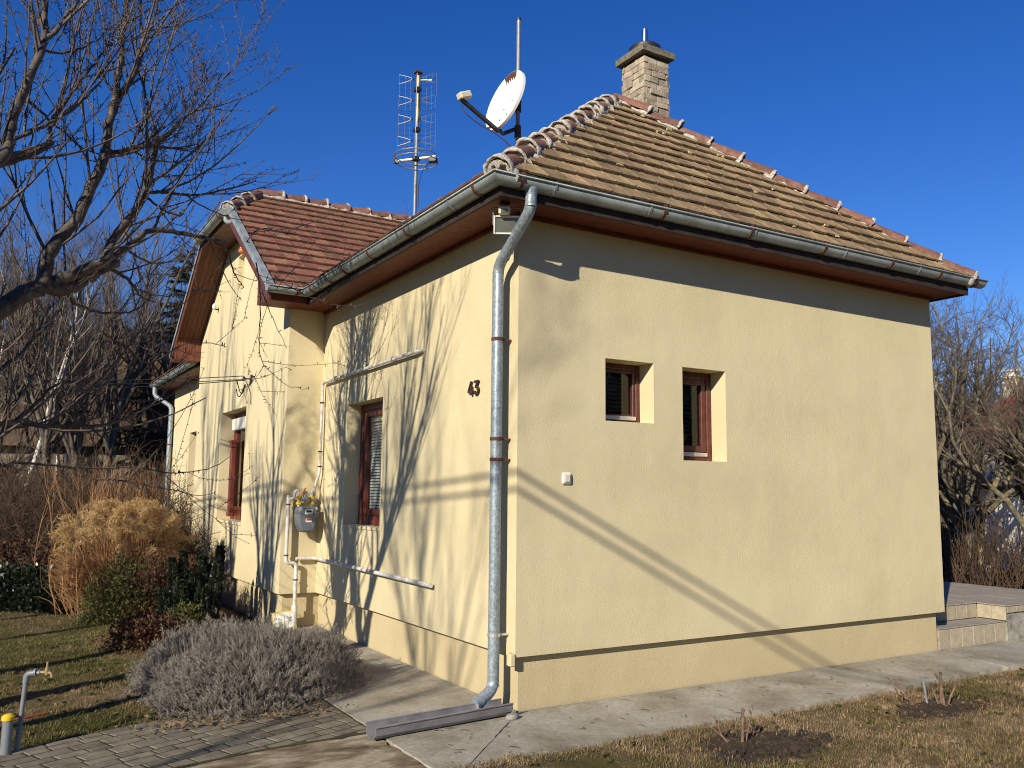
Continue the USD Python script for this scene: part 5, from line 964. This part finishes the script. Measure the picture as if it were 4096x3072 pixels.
# conifer behind the wing
cf = thing("conifer", "brownish green conifer rising behind the wing gable", "tree", along(24, -9.15)); rnd = np.random.default_rng(5)
obj("trunk", pipe([(0, 0, -.1), (0, 0, 8.6)], np.array([.16, .02]), 8), M["greybark"], cf)
brs, needles, nd = [], [], []
for k in range(170):
    z = rnd.uniform(1.2, 8.4); a = rnd.uniform(0, 6.28); L_ = (8.9 - z) * .30 + .15; q, rr = bough((0, 0, z), (math.cos(a), math.sin(a), .1), L_, .02, .005, rnd, 6, -.25, .08); brs.append((q, rr))
    for _ in range(int(L_ * 70)):
        b, dd_ = at(q, rnd.uniform(.15, 1)); needles.append(b); nd.append(dd_ + rnd.normal(0, .6, 3) - .2 * Z_)
obj("limbs", tubes(brs, 4), M["greybark"], cf); obj("needles", scatter(np.array([(-.1, 0, 0), (.1, 0, 0), (0, .05, 1)]), ids([[0, 1, 2]]), needles, nd, rng.uniform(.14, .3, len(needles)), rng), M["conifer"], cf)
# dry ornamental grass, shrubs before it
og = thing("ornamental_grass", "big tan clump of dry ornamental grass with fluffy plumes", "grass clump"); rnd = np.random.default_rng(15)
GC = np.array([-1.88, 6.95, 0]); bl = []
for _ in range(5200):
    a = rnd.uniform(0, 6.28); rr0 = abs(rnd.normal(0, .25)); o = np.array([math.cos(a), math.sin(a), 0]); b = GC + o * rr0; ln = rnd.uniform(.55, 1.2); ou = o * rnd.uniform(.05, .45) + rnd.normal(0, .12, 3); d = unit(Z_ * 1.2 + ou); pts = [b]
    for s in range(5): d = unit(d + (o * .12 - Z_ * (.10 + .30 * s / 4) * rnd.uniform(.3, 1.5)) + rnd.normal(0, .07, 3)); pts.append(pts[-1] + d * ln / 5)
    pts = np.array(pts); dxy = pts[:, :2] - GC[:2]; pts[:, :2] = GC[:2] + dxy / np.maximum(1, np.linalg.norm(dxy, axis=1, keepdims=True) / (.78 + .08 * math.sin(5 * a) + .10 * rnd.normal())); pts[:, 2] = np.maximum(pts[:, 2], .02); bl.append((pts, np.array([.0045, .005, .0048, .004, .003, .001]) * rnd.uniform(.7, 1.2)))
obj("blades", tubes(bl, 3, cap=False), M["drygrass"], og)
pt, pd, culm = [], [], []
for _ in range(170):
    a = rnd.uniform(0, 6.28); o = np.array([math.cos(a), math.sin(a), 0]); top = GC + o * rnd.uniform(.05, .80) + Z_ * rnd.uniform(1.0, 1.42); top[2] -= .36 * (np.linalg.norm((top - GC)[:2]) / .85) ** 2
    b = GC + o * rnd.uniform(.0, .25); mid = (b + top) / 2 + o * .02; culm.append((np.array([b, mid, top]), np.array([.004, .0035, .002])))
    ax = unit(o * .7 + Z_ * .6 + rnd.normal(0, .2, 3))
    for _ in range(150):
        t = rnd.uniform(0, 1); p = top + ax * t * .20 - Z_ * .10 * t * t + rnd.normal(0, .026, 3); pt.append(p); pd.append(rnd.normal(0, 1, 3) + ax - Z_ * .5 * t)
obj("culms", tubes(culm, 3), M["drygrass"], og); obj("plumes", scatter(np.array([(-.07, 0, 0), (.07, 0, 0), (.10, .2, .6), (0, .35, 1)]), ids([[0, 1, 2], [0, 2, 3]]), pt, pd, rnd.uniform(.025, .06, len(pt)), rnd), M["plume"], og)
ts_ = thing("tall_dry_stalks", "pale upright dry stalks behind the ornamental grass", "dry stalks"); L_ = []
for _ in range(130):
    b = np.array([-1.75, 8.3, 0]) + rnd.normal(0, .28, 3) * [1.2, .5, 0]; q, rr = bough(b, Z_ + rnd.normal(0, .12, 3), rnd.uniform(1.3, 2.15), .006, .002, rnd, 7, .1, .06); L_.append((q, rr))
    for _ in range(5): p_, d_ = at(q, rnd.uniform(.35, .95)); L_.append(bough(p_, d_ + rnd.normal(0, .35, 3), rnd.uniform(.15, .5), .003, .0012, rnd, 5, .3, .08))
obj("stalks", tubes(L_, 3), M["drygrass"], ts_)
gs = thing("green_shrub", "olive green and brown twiggy shrub in front of the dry grass", "shrub"); C1 = np.array([-1.85, 6.05, 0])
obj("leaves", leaf_cloud(9000, mound(C1 + (-.08, 0, 0), .50, .42, .74, .25, .55, 3), .034, 5, .4), M["green"], gs); obj("brown_leaves", leaf_cloud(9000, mound(C1 + (.36, -.16, 0), .46, .42, .80, .22, .55, 9), .034, 6, .4), M["brownleaf"], gs, label="dead brown right half of the shrub")
obj("stems", tubes(stems(C1, 120, .42, .85, 8, .004) + stems(C1 + (.36, -.16, 0), 160, .42, .85, 9, .0035), 3), M["wildtwig"], gs)
eg = thing("columnar_evergreen", "dark evergreen shrub with several upright spires by the wing wall", "shrub"); C2 = np.array([-1.28, 5.32, 0]); pts_, dirs_, tr_ = [], [], []
for k, (ox, oy, hh, w) in enumerate(((.0, .0, .62, .10), (-.22, .10, .80, .07), (-.10, .16, .88, .08), (.08, .05, .82, .075), (.24, -.05, .93, .085), (.16, .14, .70, .09), (-.16, -.10, .55, .10), (.05, -.18, .48, .11), (-.32, -.02, .45, .09))):
    b = C2 + (ox * .8, oy * .8, 0); tip = C2 + (ox * 1.15, oy * 1.1, hh); tr_.append((np.array([b, (b + tip) / 2, tip]), np.array([.014, .011, .005])))
    n = int(hh * 1500); t = rnd.uniform(.05, 1, n); a = rnd.uniform(0, 6.28, n); o = np.c_[np.cos(a), np.sin(a), np.zeros(n)]
    pts_.append(b + (tip - b) * t[:, None] + o * (w * (1.05 - .75 * t ** 2) * rnd.uniform(.4, 1, n) ** .5)[:, None]); dirs_.append(o + .9 * Z_ + rnd.normal(0, .4, (n, 3)))
pts_, dirs_ = np.vstack(pts_), np.vstack(dirs_); obj("leaves", scatter(*leaf_t, pts_, dirs_, rnd.uniform(.022, .048, len(pts_)), rnd), M["evergreen"], eg); obj("stems", tubes(tr_, 5), M["greybark"], eg)
obj("low_leaves", leaf_cloud(2600, mound(C2 + (-.12, -.22, 0), .30, .25, .30, .4, .25, 4), .035, 44, .5), M["green"], eg)
bs = thing("withered_shrub", "dark reddish withered shrub between evergreen and lavender", "shrub"); C3 = np.array([-1.95, 4.1, 0])
obj("leaves", leaf_cloud(4200, mound(C3, .42, .36, .34, .25, .5, 7), .036, 71, .2), M["brownleaf"], bs); obj("stems", tubes(stems(C3, 110, .5, .38, 17, .004), 3), M["wildtwig"], bs)
# lavender: thousands of grey sprigs
lv = thing("lavender_bush", "wide grey mauve lavender bush spreading over the concrete path edge", "lavender bush"); rnd = np.random.default_rng(77)
tv, tf = [], []
for k in range(9):
    z = .12 + .09 * k; a = k * 2.4; o = np.array([math.cos(a), math.sin(a), 0]); s_ = np.array([-math.sin(a), math.cos(a), 0]); n0 = len(tv)
    tv += [np.array([0, 0, z]) - s_ * .03, np.array([0, 0, z]) + s_ * .03, np.array([0, 0, z + .16]) + o * .22 + s_ * .035, np.array([0, 0, z + .30]) + o * .30]; tf += [[n0, n0 + 1, n0 + 2], [n0, n0 + 2, n0 + 3]]
n0 = len(tv); tv += [np.array([-.02, 0, 0]), np.array([.02, 0, 0]), np.array([.012, 0, .95]), np.array([-.012, 0, .95])]; tf += [[n0, n0 + 1, n0 + 2], [n0, n0 + 2, n0 + 3]]
mounds = [((-1.50, 1.75, 0), .80, .76, .50), ((-1.75, 1.35, 0), .60, .58, .39), ((-1.08, 1.62, 0), .48, .58, .46), ((-1.6, 2.4, 0), .66, .55, .50), ((-1.9, 2.0, 0), .50, .55, .46)]
vs_, fs_, n0 = [], [], 0
for k, (c, rx, ry, h) in enumerate(mounds):
    p, o = mound(c, rx, ry, h, .70, .42, 30 + k)(rnd, (5200, 2600, 2400, 2600, 2100)[k]); p[:, 2] = np.maximum(p[:, 2] - .03, .01)
    v, f = scatter(np.array(tv), ids(tf), p, o * .8 + rnd.normal(0, .42, p.shape) + .75 * Z_, rnd.uniform(.038, .078, len(p)), rnd); vs_.append(v); fs_.append(f + n0); n0 += len(v)
obj("sprigs", (np.vstack(vs_), np.vstack(fs_)), M["lavender"], lv)
obj("stems", tubes(sum([stems(c, 170, .65, h * 1.0, 90 + k, .0035) for k, (c, rx, ry, h) in enumerate(mounds)], []), 3), M["wildtwig"], lv)
# fallen leaves and twigs
rnd = np.random.default_rng(6); lp = []
def area(n, x0, x1, y0, y1, z=.012): return np.c_[rnd.uniform(x0, x1, n), rnd.uniform(y0, y1, n), np.full(n, z)]
lp = np.vstack([area(150, -3.3, -1.7, .95, 3.2), np.c_[rnd.normal(-2.15, .25, 150), rnd.normal(.85, .16, 150), np.full(150, .02)], np.c_[rnd.normal(-1.5, .3, 110), rnd.normal(.72, .06, 110), np.full(110, .02)], area(130, -.2, 4.6, -2.4, -.95), np.c_[rnd.normal(-2.1, .2, 60), rnd.normal(2.9, .2, 60), np.full(60, .02)], np.c_[rnd.normal(2.9, .3, 30), rnd.normal(-1.45, .15, 30), np.full(30, .03)]])
lt = (np.array([(0, 0, 0), (.33, .10, .35), (.12, .02, .45), (.0, .16, 1.0), (-.14, .0, .5), (-.32, .12, .4)]), ids([[0, 1, 2], [0, 2, 4], [2, 3, 4], [0, 4, 5]]))
obj("fallen_leaves", scatter(*lt, lp, rnd.normal(0, 1, lp.shape) * [1, 1, .22] + .1 * Z_, rnd.uniform(.025, .06, len(lp)), rnd), M["fallen"], kind="stuff")
tw = [(np.array([p, p + (d * .5 + (0, 0, .004)), p + d]), np.array([.002, .0022, .0012])) for p, d in ((np.array([x, y, z]), np.array([math.cos(a), math.sin(a), 0]) * l) for x, y, z, a, l in zip(rnd.uniform(-1, 4.5, 60), rnd.uniform(-.85, -.02, 60), np.full(60, .002), rnd.uniform(0, 6.28, 60), rnd.uniform(.02, .09, 60)))]
obj("ground_twigs", tubes(tw, 3), M["wildtwig"], kind="stuff")
# grass tufts on both lawns
gr = UsdGeom.PointInstancer.Define(stage, path_for("grass")); tag(gr.GetPrim(), kind="stuff"); pr_ = []
for k in range(5):
    rnd = np.random.default_rng(400 + k); L_ = []
    for _ in range(14):
        b = rnd.normal(0, .022, 3) * [1, 1, 0]; ln = rnd.uniform(.016, .042); d = unit(Z_ * rnd.uniform(.05, .6) + rnd.normal(0, .7, 3)); s_ = unit(np.cross(d, Z_)) * rnd.uniform(.0012, .0022); mid = b + d * ln * .55; tip = mid + unit(d + (d * [1, 1, 0]) * .6 - Z_ * .45) * ln * .5; tip[2] = max(tip[2], .002)
        L_.append((np.array([b - s_, b + s_, mid - s_, mid + s_, tip]), ids([[0, 1, 3], [0, 3, 2], [2, 3, 4]])))
    usdkit.mesh(stage, f"/World/grass/tuft_{k:03d}" if k else "/World/grass/tuft", cat(*L_), M["grass"]); pr_.append(f"/World/grass/tuft_{k:03d}" if k else "/World/grass/tuft")
gr.CreatePrototypesRel().SetTargets([Sdf.Path(p) for p in pr_])
rnd = np.random.default_rng(41); A = []
for n, x0, x1, y0, y1 in ((24000, -1.3, 6.2, -3.4, -.80), (17000, -4.6, -1.15, .2, 5.2), (9000, -5.2, -1.0, 5.2, 12.0), (2500, 5, 16, -3, 4)): A.append(np.c_[rnd.uniform(x0, x1, n), rnd.uniform(y0, y1, n)])
A = np.vstack(A); keep = ~shapely.contains(slab_zone.buffer(-.015), shapely.points(A[:, 0], A[:, 1]))
keep &= ~((((A[:, 0] - 1.02) / .5) ** 2 + ((A[:, 1] + 1.52) / .32) ** 2 < 1) & (rnd.random(len(A)) < 1.35 - 1.1 * ((A[:, 0] - 1.02) ** 2 / .25 + (A[:, 1] + 1.52) ** 2 / .1))) & ~((((A[:, 0] - 2.98) / .55) ** 2 + ((A[:, 1] + 1.52) / .25) ** 2 < 1) & (rnd.random(len(A)) < 1.1 - 1.0 * ((A[:, 0] - 2.98) ** 2 / .3 + (A[:, 1] + 1.52) ** 2 / .0625)))
keep &= ~shapely.contains(dirt.buffer(-.05), shapely.points(A[:, 0], A[:, 1])); A = A[keep]
Pn = np.c_[A, lawn_z(A[:, 0], A[:, 1]) - .002]; yaw = rnd.uniform(0, 2 * np.pi, len(A)); sc = rnd.uniform(.55, 1.25, len(A)) * np.clip(.35 + 1.35 * meshkit.fbm(np.c_[A * 2.6, np.zeros(len(A))], 3, 17), .4, 1.7)
gr.CreatePositionsAttr(Vt.Vec3fArray.FromNumpy(Pn.astype(np.float32))); gr.CreateProtoIndicesAttr(Vt.IntArray.FromNumpy(rnd.integers(0, 5, len(A)).astype(np.int32)))
gr.CreateOrientationsAttr(Vt.QuathArray([Gf.Quath(float(math.cos(y / 2)), 0, 0, float(math.sin(y / 2))) for y in yaw])); gr.CreateScalesAttr(Vt.Vec3fArray.FromNumpy(np.repeat(sc[:, None], 3, 1).astype(np.float32)))
wp = np.vstack([area(120, -1, 5.5, -2.6, -.95, .0), area(90, -3.6, -1.9, .95, 4.5, .0)]); wl, wd_ = [], []
for p in wp:
    for a in rnd.uniform(0, 6.28, 7): wl.append(p + (0, 0, lawn_z(p[:1], p[1:2])[0] + .006)); wd_.append((math.cos(a), math.sin(a), .35))
obj("lawn_weeds", scatter(*leaf_t, wl, wd_, rnd.uniform(.02, .05, len(wl)), rnd), M["green"], kind="stuff")
# ------------------------------------------------------------------ right background: gnarled trees, shrub, shed, red roofed house
PR = [(3.6, .5, 1.3, .85, .25, .2, .2), (6.5, .3, .8, .9, .3, .18, .1), (8.0, .12, .45, .9, .2, .16, .1)]
LT = (M["lichen"], M["greytwig"])
bare_tree("gnarled_tree", "gnarled bare tree with yellow lichen just past the house corner", "tree", (10.1, 3.15, 0), 4.9, .085, 201, LT, PR, 7, (-.05, .1), trunk_h=.3, wig=.2, spread=.65, sides=(8, 5, 3))
bare_tree("gnarled_tree", "thicker gnarled bare tree near the right picture edge", "tree", (11.0, 2.2, 0), 5.0, .10, 207, LT, PR, 7, (.08, -.05), trunk_h=.33, wig=.2, spread=.6, sides=(8, 5, 3))
bare_tree("gnarled_tree", "gnarled bare tree between the lichened tree and the evergreen shrub", "tree", (11.4, 3.7, 0), 5.1, .085, 221, LT, PR, 8, (.05, 0), trunk_h=.28, wig=.18, spread=.75, sides=(8, 5, 3))
bare_tree("gnarled_tree", "densely twigged gnarled tree between the two lichened trunks", "tree", (10.6, 2.8, 0), 5.0, .08, 233, LT, PR, 8, (-.03, 0), trunk_h=.28, wig=.18, spread=.65, sides=(8, 5, 3))
bare_tree("gnarled_tree", "low gnarled bare tree at the terrace edge on the far right", "tree", (10.2, 1.5, 0), 4.1, .08, 225, LT, PR, 7, (.08, 0), trunk_h=.3, wig=.18, spread=.6, sides=(8, 5, 3))
bare_tree("gnarled_tree", "bare tree with dark stems behind the two gnarled ones", "tree", (13.2, 4.2, 0), 4.6, .11, 213, LT, PR, 5, (0, 0), trunk_h=.3, wig=.18, spread=.7, sides=(8, 5, 3))
sh = thing("sapling_clump", "clump of straight brown suckers at the foot of the gnarled trees", "shrub"); rnd = np.random.default_rng(19); L_ = []
for _ in range(240):
    b = np.array([10.5, 2.3, 0]) + rnd.normal(0, .45, 3) * [1, 1, 0]; q, rr = bough(b, Z_ + rnd.normal(0, .35, 3) * [1, 1, .2], rnd.uniform(.6, 1.7), .010, .003, rnd, 6, .2, .08); L_.append((q, rr))
    for _ in range(2): p_, d_ = at(q, rnd.uniform(.4, .95)); L_.append(bough(p_, d_ + rnd.normal(0, .5, 3), rnd.uniform(.15, .5), .004, .0015, rnd, 5, .2, .1))
obj("stems", tubes(L_, 4), M["wildtwig"], sh)
es = thing("evergreen_shrub", "dark green rounded evergreen shrub behind the house corner", "shrub"); C4 = np.array([12.0, 4.6, 0])
obj("leaves", leaf_cloud(9000, mound(C4, .95, .85, 1.35, .5, .25, 12), .075, 91, .2), M["evergreen"], es); obj("stems", tubes(stems(C4, 40, .4, 1.2, 92, .012), 4), M["greybark"], es)
def hip_house(name, label, d, s, w, dep, hw, hr, turn, wall, rf, chim=None, wins=(), gable=True):
    t = thing(name, label, "house", along(d, s), turn); a, b = w / 2, dep / 2
    obj("wall", cat(box(-a, a, -b, b, -.2, hw)), wall, t)
    e = .4; base = [(-a - e, -b - e, hw - .05), (a + e, -b - e, hw - .05), (a + e, b + e, hw - .05), (-a - e, b + e, hw - .05)]; top = [(-a - e, 0, hr), (a + e, 0, hr)] if gable else [(-a * .3, 0, hr), (a * .3, 0, hr)]
    obj("roof", hullbox(base + top + [(x, y, z - .12) for x, y, z in base]), rf, t)
    if gable: obj("gable", hullbox([(x, y, z) for x in (-a, a) for y, z in ((-b, hw - .1), (b, hw - .1), (0, hr - .28))]), wall, t)
    for x, z, ww, hh in wins:
        f = obj("window", box(x - ww / 2, x + ww / 2, -b - .03, -b + .02, z, z + hh, .005), M["darkframe"], t); obj("pane", box(x - ww / 2 + .06, x + ww / 2 - .06, -b - .034, -b - .031, z + .06, z + hh - .06), M["lampglass"], f)
    if chim:
        c = obj("chimney", box(chim[0] - .22, chim[0] + .22, chim[1] - .22, chim[1] + .22, hw, chim[2]), M["brick"], t); obj("chimney_cap", cat(box(chim[0] - .28, chim[0] + .28, chim[1] - .28, chim[1] + .28, chim[2], chim[2] + .08, .01), box(chim[0] - .16, chim[0] + .16, chim[1] - .16, chim[1] + .16, chim[2] + .081, chim[2] + .22), box(chim[0] - .24, chim[0] + .24, chim[1] - .24, chim[1] + .24, chim[2] + .221, chim[2] + .27, .01)), M["whitewall"], t)
    return t
hip_house("neighbour_house", "neighbouring house with dark red roof and pale chimney at right", 27, 17.4, 9, 9, 2.4, 5.2, 12, M["whitewall"], M["redroof"], (-1.3, 1.0, 5.3), ((-2, 1.0, 1.2, 1.2), (1, 1.0, 1.2, 1.2)), gable=False)
shd = thing("garden_shed", "long white shed with corrugated grey roof behind the bare trees", "shed", along(20.5, 12.0), -28)
obj("wall", cat(box(-4.0, 4.0, -1.4, 1.4, -.1, 1.95)), M["whitewall"], shd)
xs = np.arange(-4.3, 4.3, .045); zc = .03 * np.sin(xs * 2 * np.pi / .18); gv = np.array([(x, y, z0 + z) for x, z in zip(xs, zc) for y, z0 in ((-1.75, 2.0), (1.75, 3.0))] + [(x, y, z0 + z - .012) for x, z in zip(xs, zc) for y, z0 in ((-1.75, 2.0), (1.75, 3.0))]); n2 = len(xs)
q = [[2 * i, 2 * i + 2, 2 * i + 3, 2 * i + 1] for i in range(n2 - 1)] + [[2 * n2 + 2 * i, 2 * n2 + 2 * i + 1, 2 * n2 + 2 * i + 3, 2 * n2 + 2 * i + 2] for i in range(n2 - 1)] + [[2 * i, 2 * n2 + 2 * i, 2 * n2 + 2 * i + 2, 2 * i + 2] for i in range(n2 - 1)]
obj("roof", (gv, ids(q)), M["greyroof"], shd); obj("eave_beam", box(-4.2, 4.2, -1.62, -1.5, 1.78, 1.93), M["darkboard"], shd); obj("doorway", box(1.9, 2.7, -1.43, -1.38, 0, 1.75), M["darkboard"], shd)
hip_house("thicket_house", "grey house with old brown gable roof half hidden in the thicket", 27, -11.0, 6.5, 7, 2.9, 6.1, 62, M["dullwall"], M["oldroof"], None, ((-1.5, 1.1, 1.0, 1.2), (1.4, 1.1, 1.0, 1.2)))
hip_house("cream_house", "small cream house glimpsed between trunks at the far left", 26, -13.4, 3.2, 4, 3.0, 4.2, 30, M["whitewall"], M["oldroof"], None, ((0, 1.1, .8, 1.1),))
# distant wood on all sides
dw = UsdGeom.PointInstancer.Define(stage, path_for("distant_wood")); tag(dw.GetPrim(), kind="stuff"); rnd = np.random.default_rng(88)
ptree = UsdGeom.Xform.Define(stage, "/World/distant_wood/wood_tree").GetPrim()
bare_tree("", None, None, None, 8.5, .13, 301, (M["greybark"], M["greytwig"]), [(1.6, .9, 2.0, .75, .18, .12, .15), (3.2, .5, 1.2, .8, .15, .12, .15), (2.5, .3, .7, .8, .1, .1, .1)], 5, trunk_h=.25, spread=.5, sides=(5, 3, 3), obj_parent=ptree)
dw.CreatePrototypesRel().SetTargets([ptree.GetPath()]); D = []
for _ in range(330):
    a = rnd.uniform(0, 6.28); d = rnd.uniform(46, 80); D.append((d * math.cos(a), d * math.sin(a), 0))
for _ in range(150): dd_ = rnd.uniform(36, 56); D.append(tuple(along(dd_, dd_ * rnd.uniform(-.72, -.40))))
for _ in range(64): D.append((rnd.uniform(1, 28), rnd.uniform(-24, -13), 0))
for _ in range(26): D.append(tuple(along(rnd.uniform(36, 50), rnd.uniform(18, 40))))
D = np.array(D); yaw = rnd.uniform(0, 6.28, len(D)); sc = rnd.uniform(.7, 1.15, len(D))
dw.CreatePositionsAttr(Vt.Vec3fArray.FromNumpy(D.astype(np.float32))); dw.CreateProtoIndicesAttr(Vt.IntArray.FromNumpy(np.zeros(len(D), np.int32)))
dw.CreateOrientationsAttr(Vt.QuathArray([Gf.Quath(float(math.cos(y / 2)), 0, 0, float(math.sin(y / 2))) for y in yaw])); dw.CreateScalesAttr(Vt.Vec3fArray.FromNumpy(np.repeat(sc[:, None], 3, 1).astype(np.float32)))
